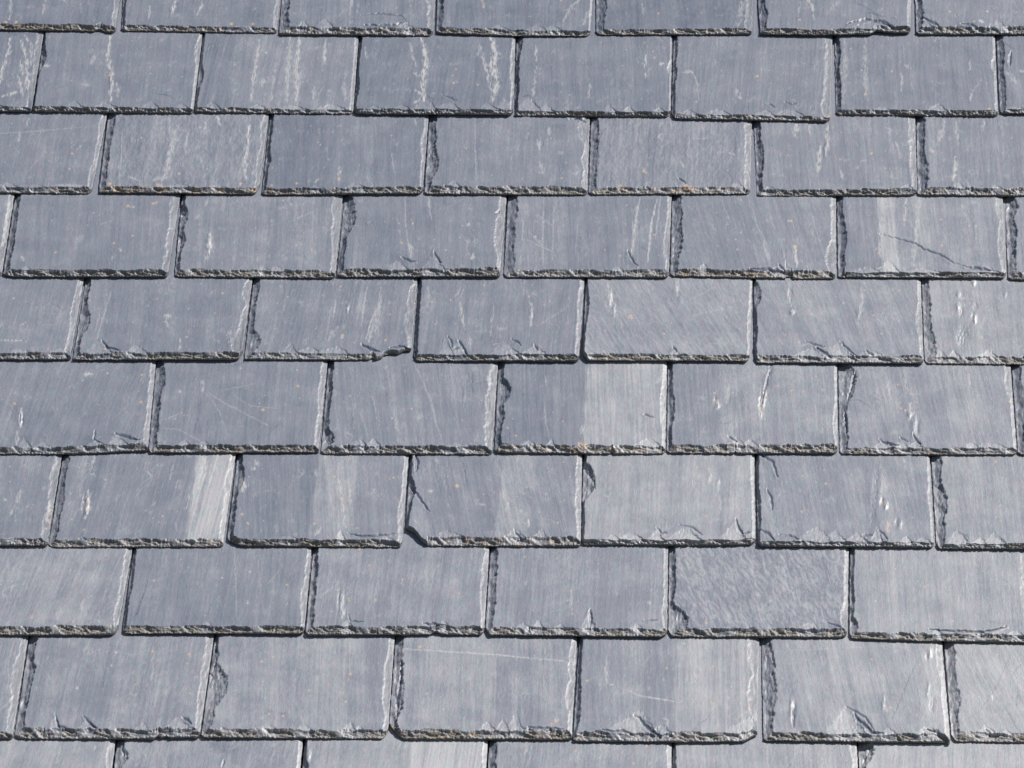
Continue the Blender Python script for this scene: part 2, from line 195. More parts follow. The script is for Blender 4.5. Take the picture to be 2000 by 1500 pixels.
(4,7): ((1635,1958), [(1637,539),(1965,541)], dict(label='slate with a long diagonal crack and a broad pale band, seventh in fourth course', bl=1.5, bd=[(1635,1716,-.10),(1718,1752,.22),(1752,1790,.02),(1790,1850,.05)], wl=12, cl=[(465,6,34)], wr=9, cr=[(480,12,50),(400,14,30)], wb=10, ck=[([(1718,459),(1745,466),(1788,478),(1805,490),(1835,500),(1860,516),(1890,526)],1.8,1.2),([(1790,482),(1830,498),(1848,515)],1.2,.6),([(1885,526),(1905,527),(1935,531)],2.8,1.5)], ch=[(1690,14,30),(1730,26,26),(1800,10,40),(1920,14,30)], st=[([(1727,385),(1722,440),(1722,500)],10,.45),([(1770,388),(1766,440)],3,.8),([(1795,390),(1790,450),(1785,520)],4,.7),([(1786,470),(1783,520)],4,.6),([(1710,490),(1725,480)],4,.5),([(1878,400),(1893,440)],2,.5)], ds=[(1716,497,2,'o'),(1838,430,2.2,'o'),(1839,482,2.2,'o'),(1892,472,1.6,'o'),(1906,443,2,'w'),(1893,443,1.8,'w')])),
(4,8): ((1962,2284), [(1969,543),(2296,545)], dict(label='narrow sliver of slate with a very dark ragged side, right end of fourth course', wl=17, tone=.03, lift=.002, th=1.15, cl=[(400,6,20),(450,6,20)])),
(5,1): ((-166,165), [(-193,700),(138,700)], dict(label='slate with tiny white flecks, left end of the fifth course', wr=14, cr=[(605,8,26)], st=[([(0,668),(42,669)],1.8,.8),([(5,634),(2,640)],2.5,.9)], ds=[(27,584,2,'w'),(46,636,2,'w'),(40,638,1.4,'w'),(50,632,1.5,'w'),(42,668,1.4,'w')], ck=[([(95,591),(112,598),(124,611)],1.1,.4),([(122,545),(143,570)],1,.3)], ch=[(35,8,20),(110,8,24)], wisp=.5)),
(5,2): ((168,494), [(142,700),(455,700),(466,697),(474,686)], dict(label='slate with a pointed lower left chip and clipped pale right corner, fifth course', wl=11, wr=10, rc=(1,0), cr=[(570,14,24),(640,12,40),(680,30,34)], ch=[(192,28,22),(265,18,20)], ln=[([(217,572),(208,600),(196,640),(190,665)],1.6,.5),([(200,595),(186,650)],1.0,.5),([(155,625),(148,690)],1,.5)], st=[([(325,617),(326,640)],4,.5),([(322,618),(336,620)],3,.9),([(352,665),(350,690)],3,.7),([(450,645),(446,665)],4,.7)], ck=[([(198,668),(210,682),(235,688)],2.2,1.3),([(205,660),(209,645)],1,.4)], ds=[(435,574,2.2,'o'),(322,631,2,'o'),(365,662,2,'w'),(205,684,2,'o')])),
(5,3): ((496,816), [(477,700),(640,701),(720,701),(727,697),(735,701),(745,698),(749,692),(765,688),(778,690),(788,684),(803,682)], dict(label='slate with the right part of its tail snapped off, third in the fifth course', nb=[(733,803)], lift=.0015, wl=12, cl=[(670,16,22)], wr=11, cr=[(580,14,24),(625,16,34)], lean=4, bd=[(560,600,-.06),(700,760,.05)], rough=.25, rc=(0,0), ck=[([(705,676),(722,684),(740,690)],3,1.6),([(762,682),(780,679),(796,683)],2.6,1.4)], ch=[(565,22,18),(600,16,24),(650,18,30),(505,6,12)], ln=[([(656,586),(652,620)],1.6,.8),([(732,610),(722,640),(715,665)],1.8,.85),([(745,560),(738,600),(727,640)],1.5,.6),([(716,562),(712,590),(706,640)],1.4,.6),([(500,560),(497,590)],1.2,.6)], st=[([(744,580),(733,650)],5,.6),([(728,640),(720,670)],4,.7),([(660,640),(640,668)],4,.5)], bump=[(679,604,3,8,1.2),(682,608,2,6,-.8)], ds=[(669,658,3,'o'),(668,662,2.6,'w'),(679,604,2.4,'w'),(753,667,2.4,'o'),(762,616,1.8,'o'),(665,560,1.9,'o'),(517,547,1.8,'o'),(562,581,1.7,'o'),(810,592,1.8,'o')])),
(5,4): ((818,1142), [(808,693),(814,702),(1131,703)], dict(label='slate with a row of pointed cracked chips along its tail, fourth in fifth course', wl=6, wr=11, wb=12, ch=[(872,42,16),(893,26,22),(985,30,34),(1038,22,22)], ck=[([(874,660),(880,668),(884,684)],2,1),([(895,668),(903,680),(912,696)],2.8,1.5),([(998,665),(1010,672),(1018,680)],2,1.1),([(1042,676),(1050,688)],2,1.1),([(884,686),(898,684)],1.5,1)], st=[([(898,590),(902,620),(908,645)],4,.6),([(1035,580),(1038,610),(1036,640)],3.5,.7),([(918,662),(918,685)],3,.7),([(965,600),(958,660)],2,.5),([(835,560),(836,600)],4,.45),([(1050,640),(1110,600)],2,.3)], bump=[(1038,612,3,12,.7),(1041,620,3,12,-.5)], ds=[(901,605,2.2,'o'),(844,591,2,'o'),(945,557,1.8,'o'),(880,587,1.6,'o'),(1033,580,1.9,'o'),(932,640,1.7,'o')])),
(5,5): ((1145,1470), [(1138,690),(1148,702),(1464,703)], dict(label='slate with low bumps and a pale blister at upper left, fifth in fifth course', lean=-20, wl=3, wr=6, rough=.5, tone=.0, lift=.0035, ch=[(1150,6,12),(1318,10,14)], bump=[(1190,580,4,18,1.2),(1196,592,3,14,-1.0),(1198,608,4,16,.9),(1320,560,4,16,.8),(1328,590,5,12,.6)], st=[([(1187,555),(1189,580),(1184,600)],4,.8),([(1194,570),(1200,612)],3,.7),([(1320,545),(1323,580)],4,.6),([(1340,590),(1400,560)],2,.3),([(1345,620),(1430,600)],2,.3)], ck=[([(1199,615),(1203,650),(1206,672)],1.1,.5),([(1313,679),(1322,690)],2,1.1)], ds=[(1232,619,3.2,'o'),(1228,622,2.4,'o'),(1234,624,2,'w'),(1297,655,2.2,'o'),(1186,541,1.6,'w')])),
(5,6): ((1472,1798), [(1474,702),(1479,706),(1803,708)], dict(label='slate with a tiny white knob and two slanting cracks in its tail, sixth, fifth course', lean=-12, wl=5, cl=[(575,9,24)], wr=8, cr=[(625,10,34)], ch=[(1580,20,30),(1638,32,24),(1700,12,22)], ck=[([(1573,669),(1590,675),(1610,681)],2,1.1),([(1595,682),(1608,692),(1622,700)],3,1.6),([(1641,670),(1655,685),(1672,699)],2,1.1),([(1690,688),(1706,697)],2,1.1)], bump=[(1543,575,4,18,-1.0),(1547,611,4.5,5,1.6),(1676,615,4,10,.8)], st=[([(1540,565),(1545,600)],3,.6),([(1547,607),(1549,614)],4,1),([(1682,560),(1685,590),(1676,625)],3.5,.65),([(1580,590),(1584,600)],2,.7),([(1553,680),(1590,672)],2,.5)], ds=[(1547,610,3,'w'),(1706,618,2,'o'),(1688,568,1.8,'o'),(1722,655,2,'w'),(1647,593,2,'w'),(1560,671,2,'o')])),
(5,7): ((1800,2124), [(1806,704),(1812,709),(2138,711)], dict(label='slate with a line of shiny dents, right end of the fifth course', wl=15, cl=[(680,8,30)], wr=10, bump=[(1872,575,4,6,1.2),(1871,600,4,7,1.4),(1878,612,4,7,-1.3),(1902,552,3,8,1.5),(1905,600,4,7,-1.2),(1904,625,3.5,9,2.0),(1900,618,3,8,-1.2),(1880,660,10,20,-1.6),(1962,578,3,6,.9)], st=[([(1900,545),(1904,560)],3,.9),([(1903,615),(1905,632)],3,1),([(1870,590),(1874,605)],3,.9),([(1870,582),(1890,584)],2,.7),([(1918,660),(1917,670)],3,.8)], ds=[(1916,660,2.2,'o'),(1928,600,1.6,'w')], ch=[(1835,12,16),(1862,16,16),(1925,16,20)], tone=.04)),  # short pale strokes at the dents paint their glints into the colour
(6,1): ((-36,305), [(-52,884),(110,885),(195,883),(240,880),(289,879)], dict(label='slate with a slit-like pit and a splintered tail corner, left end of sixth course', wr=11, wb=15, lean=8, rc=(2,1), bump=[(40,818,3,12,1.6),(44,822,2,11,-1.6),(25,815,8,20,-.6)], st=[([(42,800),(39,820),(41,838)],3.5,.9),([(35,845),(33,872)],3.5,.7),([(163,732),(178,731)],4,1),([(160,745),(162,738)],2,.8)], ck=[([(225,851),(245,856),(262,862),(273,863)],3,1.7),([(185,843),(184,862),(195,868)],1.6,.9),([(40,812),(38,830)],1.6,1)], ds=[(29,790,2.4,'o'),(276,788,3,'o'),(277,733,2.2,'o'),(210,730,1.8,'w'),(193,793,1.6,'o'),(119,832,2.4,'s')], ch=[(48,22,12),(185,12,18),(230,22,24),(85,10,20)])),
(6,2): ((306,640), [(290,879),(294,882),(623,881)], dict(label='slate with fan-like pale wisps and a flaked upper edge, second in the sixth course', wl=15, cl=[(740,6,24)], wr=13, wb=14, ln=[([(407,768),(440,790),(475,808),(525,835)],1.3,.4),([(410,775),(430,810),(445,855)],1.1,.4),([(450,770),(490,795),(540,800)],1.1,.3),([(355,810),(315,825)],1,.4),([(318,840),(350,843),(400,870)],1.1,.4),([(430,765),(500,750)],1,.25)], ck=[([(394,752),(392,785),(388,815),(379,850)],1.5,.55),([(549,828),(535,840),(520,856)],1.4,.55),([(425,705),(428,714),(450,716),(478,708),(520,706)],1.2,.6)], st=[([(395,745),(396,765)],4,.5),([(350,765),(352,768)],3,.8)], ds=[(582,755,2.6,'o'),(514,803,3,'o'),(343,821,2,'w'),(355,809,1.6,'o'),(470,720,2,'o'),(580,723,1.7,'o')], ch=[(358,12,16),(395,7,14)], wisp=.5)),
(6,3): ((642,973), [(627,882),(633,884),(961,885)], dict(label='slate crossed by one slanting pale thread with a broad pale right edge, sixth course', lean=-6, wl=11, cl=[(860,12,16)], wr=17, cr=[(800,10,50)], bd=[(640,790,-.02)], ln=[([(812,715),(825,745),(842,785),(852,830),(862,862)],1.8,.45),([(700,800),(715,840),(720,862)],1.3,.35),([(728,775),(735,810)],1.3,.4)], ck=[([(924,725),(922,755),(925,778)],1.5,.7),([(907,750),(902,790)],1.6,.6),([(925,752),(955,745)],1.2,.5)], st=[([(953,735),(955,755)],4,.9),([(768,805),(780,850)],3,.4),([(650,755),(656,775)],2,.5)], ds=[(766,820,2.2,'w'),(804,800,1.8,'o'),(684,776,1.8,'o'),(773,839,1.9,'o')], ch=[(700,14,14),(728,18,14),(895,8,30)], th=1.15)),
(6,4): ((974,1303), [(966,882),(1190,884),(1195,880),(1200,884),(1299,884)], dict(label='two-tone slate, dark left half and pale right half, fourth in the sixth course', bl=-1, bd=[(966,1143,-.14),(1143,1300,.22)], wisp=.6, lean=-2, wl=13, cl=[(765,13,24)], wr=8, cr=[(790,10,50)], ln=[([(1143,720),(1146,870)],1.2,.3),([(1062,780),(1066,825),(1074,865)],1.3,.45),([(1065,735),(1068,755)],2,.6),([(1255,812),(1249,835),(1240,866)],1.3,.3)], ck=[([(1255,811),(1265,813),(1276,818)],2,1),([(1265,860),(1280,870)],1.6,.8),([(985,752),(997,763),(978,788)],1.5,.8)], st=[([(1149,790),(1148,800)],2,.8),([(1281,750),(1293,735)],5,.6),([(1137,835),(1136,850)],3,.8)], ds=[(1008,855,2.2,'o'),(992,840,1.8,'o'),(1131,870,3,'o'),(1136,874,3.6,'o'),(1144,872,3,'o'),(1099,826,1.6,'o'),(983,754,1.7,'o'),(1250,767,1.7,'w')], ch=[(1030,12,14),(1075,14,10),(1262,20,24)], lichen=.6)),
(6,5): ((1305,1635), [(1302,882),(1434,883),(1436,879),(1439,883),(1636,883)], dict(label='pale slate with a deep rusty gouge near its middle, fifth in the sixth course', tone=.10, wl=9, cl=[(800,5,30)], wr=6, cr=[(830,7,40)], bd=[(1302,1405,-.10),(1455,1490,.04)], bump=[(1492,775,3.5,24,2.0),(1486,785,3,24,-1.8),(1484,812,4,12,1.4),(1401,795,5,6,1.5),(1396,785,3,12,-.8),(1425,770,3,20,-.6),(1505,725,3,20,-1.0)], ck=[([(1503,725),(1498,745),(1492,770),(1488,790)],2.2,1.0),([(1400,825),(1415,830),(1438,822)],1.2,.5),([(1421,855),(1440,866)],2,1)], st=[([(1497,752),(1492,775),(1485,800),(1481,820)],5.5,1),([(1402,785),(1402,800)],5,.9),([(1421,760),(1418,790)],3,.5),([(1590,790),(1598,815)],2,.4)], ds=[(1489,782,2.6,'o'),(1487,800,3.4,'o'),(1491,768,2,'o'),(1397,783,2.6,'o'),(1396,769,2.2,'o'),(1431,769,2,'o'),(1547,764,2,'o'),(1569,766,2,'o'),(1518,755,2,'o'),(1577,823,1.8,'o'),(1606,763,5,'s'),(1529,720,1.8,'w')], ch=[(1437,14,16),(1460,12,18)], lichen=.4)),
(6,6): ((1637,1973), [(1640,881),(1646,885),(1986,887)], dict(label='slate with a cracked-off left flank and curved fissure, sixth in the sixth course', lean=-6, wl=16, cl=[(745,16,40)], wr=7, cr=[(740,16,40)], bd=[(1750,1850,-.05),(1850,1900,.06)], ck=[([(1671,724),(1664,750),(1655,781)],2.4,1.3),([(1649,797),(1651,820),(1653,846)],2.8,1.4),([(1656,783),(1680,783),(1703,798)],1.1,.6),([(1717,860),(1728,868),(1755,873)],2.2,1.3),([(1783,850),(1788,862),(1798,871)],2.2,1.3),([(1757,858),(1772,865)],2,1)], bump=[(1777,812,5,8,1.3),(1784,830,5,18,1.0),(1792,838,4,18,-1.0)], st=[([(1777,790),(1780,812),(1776,822)],5,.8),([(1732,735),(1738,780)],3,.5),([(1765,720),(1772,770)],3,.5),([(1892,730),(1893,765)],3,.5),([(1740,850),(1750,845)],4,.4),([(1790,845),(1795,868)],2.5,.7)], ds=[(1754,752,2,'o'),(1769,803,2.4,'o'),(1760,799,2,'o'),(1791,787,2,'o'),(1972,786,2.6,'o')], ch=[(1722,16,22),(1760,14,16),(1787,22,16),(1895,12,14),(1935,10,40)], wb=13)),
(6,7): ((1976,2310), [(1988,886),(2330,889)], dict(label='thin sliver of slate with a ragged dark side, right end of the sixth course', wl=15, cl=[(790,7,40)])),
(7,1): ((-222,122), [(-250,1064),(93,1064)], dict(label='slate with pale orange-dusted right edge, left end of the seventh course', style='b', wb=12, wr=14, cr=[(940,8,40),(1030,8,30)], tone=.03, st=[([(41,957),(36,975),(30,990)],5,.6),([(28,992),(20,1012)],3,.7),([(10,975),(8,982)],2.5,.8),([(60,985),(40,1005)],3,.35),([(97,985),(91,1020)],5,.5),([(105,920),(112,900)],4,.5)], ds=[(99,997,2.4,'o'),(95,1018,2.8,'o'),(96,1022,2,'o'),(100,1005,2,'o'),(19,912,1.6,'o'),(90,1035,2,'w'),(87,955,5,'s')], ch=[(20,4,20)])),
(7,2): ((124,461), [(95,1064),(110,1067),(436,1066)], dict(label='slate with a bright whitish band at right and an orange gash at left, seventh course', bl=0, wisp=1.3, lean=6, bd=[(160,370,-.08),(375,450,.34)], wl=12, wr=12, cr=[(950,4,40)], wb=16, bump=[(170,990,3.5,20,1.6),(164,985,3,20,-1.2)], st=[([(172,960),(170,990),(167,1015)],4,1),([(184,890),(180,915)],3.5,.7),([(172,965),(176,1000)],3,.6),([(399,898),(396,925),(388,955)],6,1),([(413,930),(408,950)],3.5,.9),([(425,890),(420,925)],3,.5),([(410,980),(405,1045)],3,.5),([(385,990),(380,1040)],4,.35),([(340,900),(332,940)],2,.6),([(372,950),(365,1000)],2,.6)], ds=[(169,982,3,'o'),(166,988,2,'o'),(168,1000,2.4,'o'),(164,1037,2.2,'o'),(155,1055,2.4,'o'),(178,927,2,'w'),(206,938,2,'w'),(318,1011,2,'o'),(200,1021,2,'d'),(141,1017,1.8,'o')], ck=[([(160,1052),(170,1058)],2,1.1)], ch=[])),
(7,3): ((464,799), [(444,1052),(452,1056),(470,1064),(785,1066)], dict(label='slate with scattered white lichen spots and a pale right part, third in seventh course', bl=-2, lean=-5, bd=[(450,612,-.10),(612,690,.16),(690,790,.04)], wl=10, cl=[(930,8,26)], wr=10, cr=[(1010,8,40)], wb=11, st=[([(469,935),(478,950),(474,962)],6,.95),([(500,900),(502,908)],5,.8),([(495,915),(497,918)],4,.8),([(472,1005),(474,1010)],3,.7),([(662,905),(660,930),(666,965),(672,1010),(674,1035)],3,1),([(637,890),(634,900)],3,.5),([(618,918),(617,930)],4,.6),([(677,938),(684,960),(684,990)],4,.6),([(625,1035),(615,1050)],4,.7)], ds=[(669,978,3,'o'),(680,980,2.2,'o'),(485,1027,2.4,'o'),(615,1026,2.6,'o'),(472,1008,2,'o'),(687,1028,2.2,'o'),(697,1035,1.8,'o'),(654,932,2.2,'o'),(769,934,2,'o'),(679,942,6,'s'),(683,952,5,'s'),(501,905,5,'s')], ck=[([(680,1046),(700,1050),(730,1050),(770,1046)],2.2,1.3)], ch=[(560,8,20),(665,20,10),(755,8,14)])),
(7,4): ((801,1137), [(792,1029),(801,1034),(808,1037),(818,1048),(824,1056),(836,1064),(1134,1065)], dict(label='slate with a broken lower left corner and slanting crack, fourth in the seventh course', nb=[(785,836)], lift=.001, bl=-3, lean=-9, bd=[(790,975,-.09),(975,1040,.10)], rc=(0,3), wl=5, wr=10, cr=[(950,6,80)], ck=[([(811,887),(815,903),(812,922)],3.2,1.6),([(798,943),(808,958),(822,978),(838,1002)],2.4,1.3),([(893,888),(905,905),(910,930),(914,962)],1.5,.7),([(872,890),(877,905),(872,930)],1.1,.45),([(1004,1040),(1012,1050),(1022,1058)],2.2,1.2),([(876,980),(888,1005)],1.1,.4)], st=[([(988,1000),(992,985)],5,.9),([(1030,1032),(1034,1020)],4,.95),([(932,986),(948,989)],2.5,.8),([(1013,893),(1010,900)],4,.4),([(1018,998),(1017,1003)],4,.6),([(853,890),(855,905)],4,.5),([(985,955),(984,975)],2,.6),([(1067,965),(1066,970)],3,.6)], ds=[(840,960,5,'s'),(842,961,3.5,'w'),(893,951,3.6,'o'),(893,949,2.2,'w'),(1030,953,1.9,'o'),(1090,1025,2.2,'o'),(1100,903,1.8,'w')], ch=[(870,16,30),(1005,20,20),(1052,16,18)], lichen=.5)),
(7,5): ((1140,1473), [(1135,1056),(1140,1062),(1400,1063),(1475,1061)], dict(label='smooth pale slate with a short upright crack at lower right, fifth in seventh course', tone=.13, style='b', wb=8, wl=5, cl=[(940,18,36)], wr=6, ck=[([(1142,914),(1152,926),(1160,940),(1162,958)],1.8,.9),([(1282,1035),(1292,1044),(1302,1046)],1.9,1),([(1436,1017),(1441,1032),(1450,1046)],2.4,1.3),([(1325,1028),(1350,1033),(1372,1050)],2,1),([(1445,1046),(1465,1045)],2,1)], st=[([(1368,925),(1355,950)],3,.6),([(1388,930),(1384,945)],4,.6),([(1405,940),(1400,960)],3,.8),([(1403,965),(1408,1000)],2.5,.6),([(1413,890),(1412,900)],3,.5)], bump=[(1385,932,4,8,.8),(1402,950,3,12,.8),(1356,945,4,12,-.5)], ds=[(1384,917,2.6,'o'),(1361,913,2,'o'),(1190,906,2,'o'),(1379,1011,1.7,'o')], ch=[(1195,10,14),(1230,16,20),(1280,20,18),(1332,26,30),(1428,34,24)])),
(7,6): ((1477,1815), [(1480,1060),(1486,1065),(1824,1067)], dict(label='slate with a curved crack in its upper left corner and bright pit, sixth, seventh course', style='b', wb=8, wl=4, wr=5, tone=.02, lean=-6, bd=[(1690,1712,-.09),(1712,1790,.05)], ck=[([(1481,886),(1495,893),(1509,903),(1518,932)],2.6,1.4),([(1498,958),(1506,975),(1508,998)],2.4,1.3),([(1483,1037),(1500,1045),(1513,1060)],2.8,1.5),([(1522,1048),(1545,1050),(1560,1057)],2,1.1),([(1684,1048),(1704,1048)],2,1),([(1715,1038),(1728,1050),(1733,1058)],2.2,1.2)], bump=[(1723,982,4,7,-2.4),(1730,990,4,8,2.2),(1708,970,6,60,-.7),(1720,950,5,30,.5),(1757,1028,4,10,1.2),(1751,1022,3,9,-.9)], st=[([(1729,935),(1731,960)],3,.6),([(1729,983),(1731,997)],4,1),([(1720,960),(1717,975)],2.5,.6),([(1734,1020),(1735,1040)],3.5,.8),([(1764,895),(1768,920)],2.5,.6),([(1755,1025),(1760,1035)],3,.6)], ds=[(1725,982,3.2,'o'),(1735,1041,3,'o'),(1733,1030,2.4,'o'),(1613,946,2.4,'o'),(1566,1002,2.4,'o'),(1567,930,1.6,'o'),(1539,887,1.8,'o'),(1522,969,1.7,'w')], ch=[(1590,34,34),(1625,22,22),(1672,18,20),(1712,30,14),(1768,12,14),(1800,10,16)])),
(7,7): ((1819,2157), [(1829,1062),(1836,1069),(2172,1071)], dict(label='evenly pale slate with two pointed chips at its tail, right end of the seventh course', style='b', wb=8, wl=16, cl=[(980,8,36)], tone=.09, wisp=.5, ck=[([(1870,1041),(1890,1050),(1900,1060)],1.6,.8),([(1942,1048),(1960,1062)],1.6,.8)], ch=[(1868,28,26),(1942,22,18),(1912,12,12)], ds=[(1945,902,2.4,'o'),(1843,963,2.4,'o'),(1953,990,1.8,'o'),(1954,1020,1.8,'o')], ln=[([(1845,978),(1868,979)],1,.4)])),
(8,1): ((-92,260), [(-118,1238),(195,1238),(220,1237),(231,1231)], dict(label='slate with even streaky grain and a pale right flank, left end of eighth course', lean=9, wisp=1.2, wr=12, cr=[(1180,7,40),(1090,5,20)], wb=16, st=[([(118,1190),(110,1215)],5,.5),([(165,1165),(158,1200)],2.5,.6),([(185,1215),(205,1222)],3,.4)], ck=[([(188,1090),(190,1105),(198,1095)],1.2,.5)], ds=[(62,1210,2.2,'o'),(143,1218,1.8,'w')], ch=[])),
(8,2): ((262,609), [(239,1232),(246,1235),(584,1236),(595,1232)], dict(label='smooth slate with fine dark cracks at its lower left, second in the eighth course', tone=-.02, wl=5, wr=10, cr=[(1170,6,40)], wb=14, lift=.003, wisp=.6, ck=[([(290,1132),(280,1165),(268,1200),(256,1215)],1.4,.8),([(431,1160),(416,1175),(408,1195),(403,1214)],1.1,.6),([(283,1080),(297,1115)],1,.35),([(319,1155),(318,1200)],.9,.3)], ln=[([(457,1070),(460,1130),(463,1215)],1.7,.35),([(505,1095),(508,1150),(515,1200)],1.3,.3),([(545,1115),(522,1145)],1,.4)], ds=[(301,1135,2.4,'o'),(434,1130,2,'w'),(560,1144,2.4,'o'),(488,1118,2.2,'w'),(484,1181,2.2,'w')], ch=[(405,8,12)])),
(8,3): ((612,956), [(597,1235),(602,1238),(838,1237),(850,1232),(862,1236),(937,1237),(946,1230)], dict(label='slate with glinting dents at lower left and a nicked tail, third in the eighth course', wl=12, wr=10, cr=[(1140,8,60)], bd=[(740,770,-.05)], bump=[(667,1180,4,22,1.4),(662,1175,3,20,-1.1),(670,1200,4,8,1.2)], st=[([(668,1165),(665,1190),(668,1210)],4.5,.9),([(655,1145),(630,1165)],2,.4),([(833,1108),(830,1130)],2,.4)], ck=[([(680,1203),(684,1217),(712,1219)],1.6,.9),([(825,1221),(845,1222),(870,1224)],2.6,1.4)], ds=[(668,1210,2.4,'o'),(681,1172,2,'o'),(786,1134,2.2,'o'),(734,1174,2.2,'o'),(896,1161,2,'o'),(682,1177,1.8,'o'),(721,1105,1.8,'o'),(701,1074,1.9,'o')], ch=[(678,14,10),(830,10,14),(866,12,10)], wb=15)),
(8,4): ((959,1305), [(948,1228),(956,1238),(1290,1242),(1303,1236)], dict(label='smooth slate with one sharp thorn-shaped chip on its tail, fourth, eighth course', wl=14, wr=9, wisp=.6, wb=15, ck=[([(1153,1193),(1154,1210),(1152,1226)],2.4,1.3),([(1258,1215),(1285,1214)],1.8,1),([(1005,1225),(1015,1215)],1,.4)], ch=[(1147,38,14),(1020,12,16),(1050,14,12),(1092,8,10),(1240,10,16)], st=[([(1115,1150),(1117,1205)],2,.7),([(1033,1120),(1025,1145)],2,.5),([(1265,1178),(1268,1182)],4,.8),([(1040,1070),(1041,1200)],1.6,.3)], ds=[(1115,1156,2,'o'),(1108,1175,2,'o'),(1118,1202,1.8,'o'),(1025,1088,2,'o'),(992,1090,3,'d')])),
(8,5): ((1307,1658), [(1305,1232),(1312,1241),(1640,1243),(1654,1239)], dict(label='slate mottled all over with dark and pale flecks, fifth in the eighth course', mottle=.30, rough=.3, wl=12, cl=[(1215,22,30)], wr=9, cr=[(1210,10,30)], wb=16, lean=-8, ds=[(1505,1176,2.2,'w'),(1380,1220,2.2,'o'),(1683,1101,2,'o')], st=[([(1640,1180),(1600,1150)],3,.3)], ck=[([(1315,1186),(1330,1190),(1340,1210)],1.1,.6),([(1615,1220),(1635,1226),(1650,1234)],1.8,1)], ch=[(1420,6,14),(1580,12,22)])),
(8,6): ((1661,2012), [(1659,1238),(1664,1245),(1800,1250),(2025,1253)], dict(label='plain pale slate with a long dark line above its tail, right end of eighth course', tone=.13, wisp=.5, wl=7, cl=[(1225,8,16)], wr=22, cr=[(1150,12,60)], wb=14, ck=[([(1815,1232),(1850,1235),(1910,1238),(1935,1235),(1965,1228)],2.6,1.5),([(1910,1213),(1960,1222)],1,.4)], ds=[(1893,1240,2.4,'o'),(1902,1239,2.4,'o'),(1860,1216,2.4,'w'),(1710,1176,2.2,'w'),(1806,1147,2.2,'o'),(1793,1136,2,'w'),(1690,1085,2,'o'),(1883,1236,2,'o'),(1854,1154,1.8,'o')], ch=[(1830,14,10),(1905,10,20),(1978,10,18)])),
(9,1): ((-306,56), [(-335,1438),(25,1440)], dict(label='slate with curling pale wisps and a scalloped right edge, left end of ninth course', wr=16, cr=[(1320,12,40),(1400,6,20)], wb=9, ln=[([(30,1250),(15,1290),(18,1330),(8,1370)],1.2,.4),([(0,1390),(15,1378),(28,1360)],1.1,.5),([(5,1340),(25,1345)],1,.4)], ck=[([(0,1358),(22,1359)],1,.4)])),
(9,2): ((58,418), [(28,1434),(38,1440),(300,1441),(309,1436),(315,1440),(325,1436),(333,1439),(391,1438)], dict(label='slate with a wavy pale squiggle and a nicked tail, second in the ninth course', wl=15, cl=[(1320,4,30)], wr=15, cr=[(1300,5,60)], wb=18, ln=[([(303,1275),(297,1290),(300,1310),(296,1325),(298,1342)],2.0,.42),([(262,1282),(285,1270)],1,.3),([(80,1300),(100,1330),(112,1380)],1,.3)], ck=[([(108,1403),(115,1422),(136,1428)],2.2,1.2),([(163,1402),(175,1416),(190,1427)],2.2,1.2),([(355,1406),(366,1410),(374,1418)],2.8,1.5),([(119,1375),(110,1395)],.9,.35)], st=[([(220,1276),(230,1275)],3,.9),([(149,1343),(151,1348)],3,.8),([(322,1356),(326,1360)],3,.6)], ds=[(298,1273,2.6,'o'),(370,1279,2.4,'o'),(309,1291,1.8,'o'),(265,1339,1.9,'o'),(371,1357,2,'o'),(181,1274,1.8,'w'),(218,1301,2,'w'),(372,1283,1.6,'o'),(366,1297,1.7,'o')], ch=[(107,32,10),(168,22,18),(275,10,16),(350,20,22)])),
(9,3): ((420,771), [(393,1436),(398,1439),(746,1440),(758,1431)], dict(label='slate with a cracked diamond-shaped facet on its left edge, third in ninth course', wl=9, cl=[(1340,26,44),(1400,10,30)], wr=13, cr=[(1330,8,60)], wb=16, bd=[(672,682,.05),(685,760,-.06)], ck=[([(421,1254),(425,1280),(415,1310)],2.2,1.2),([(408,1309),(415,1318),(411,1330)],2,1.2),([(432,1321),(446,1337),(432,1365),(415,1385)],1.1,.6),([(474,1245),(464,1290)],1,.35)], ds=[(527,1395,8,'d'),(526,1398,2.4,'o'),(553,1402,2.4,'o'),(554,1398,7,'d'),(511,1293,2.4,'o'),(533,1284,2.6,'o'),(684,1318,2.6,'o'),(675,1373,2.4,'o'),(603,1351,2,'o'),(514,1333,2,'o'),(518,1366,1.8,'w')], st=[([(425,1325),(428,1312)],4,.5),([(673,1250),(670,1390)],3,.3)], ch=[(520,10,20),(592,8,20),(682,16,14),(700,10,12)])),
(9,4): ((773,1127), [(760,1412),(768,1424),(783,1438),(790,1441),(1117,1442)], dict(label='slate with a long thin white line across its upper part, fourth in ninth course', wl=16, wr=10, cr=[(1360,14,30),(1290,8,40)], bd=[(775,800,.08),(965,1060,-.06),(840,960,.04)], bl=0, wb=17, rc=(1,3), ln=[([(772,1273),(777,1270),(785,1268),(850,1272),(900,1275),(975,1280),(1020,1285),(1080,1290),(1100,1292),(1112,1299),(1119,1305)],1.5,.8),([(978,1250),(968,1290),(966,1410)],1.5,.35),([(1060,1300),(1062,1340),(1075,1375)],1.6,.4)], ck=[([(784,1290),(782,1330),(776,1370),(775,1410)],2.8,1.2),([(1005,1406),(1012,1422)],1.4,.8),([(1020,1380),(1010,1405)],1,.35),([(1030,1424),(1060,1426),(1100,1428)],2.4,1.3)], ds=[(820,1264,3,'o'),(866,1388,2.2,'o'),(1086,1412,3,'o'),(1078,1418,2.4,'o'),(834,1357,2,'o')], st=[([(967,1310),(966,1325)],3,.7),([(1088,1405),(1086,1415)],4,.7)], ch=[(1005,26,20),(950,16,14),(980,18,12)], lichen=.5)),
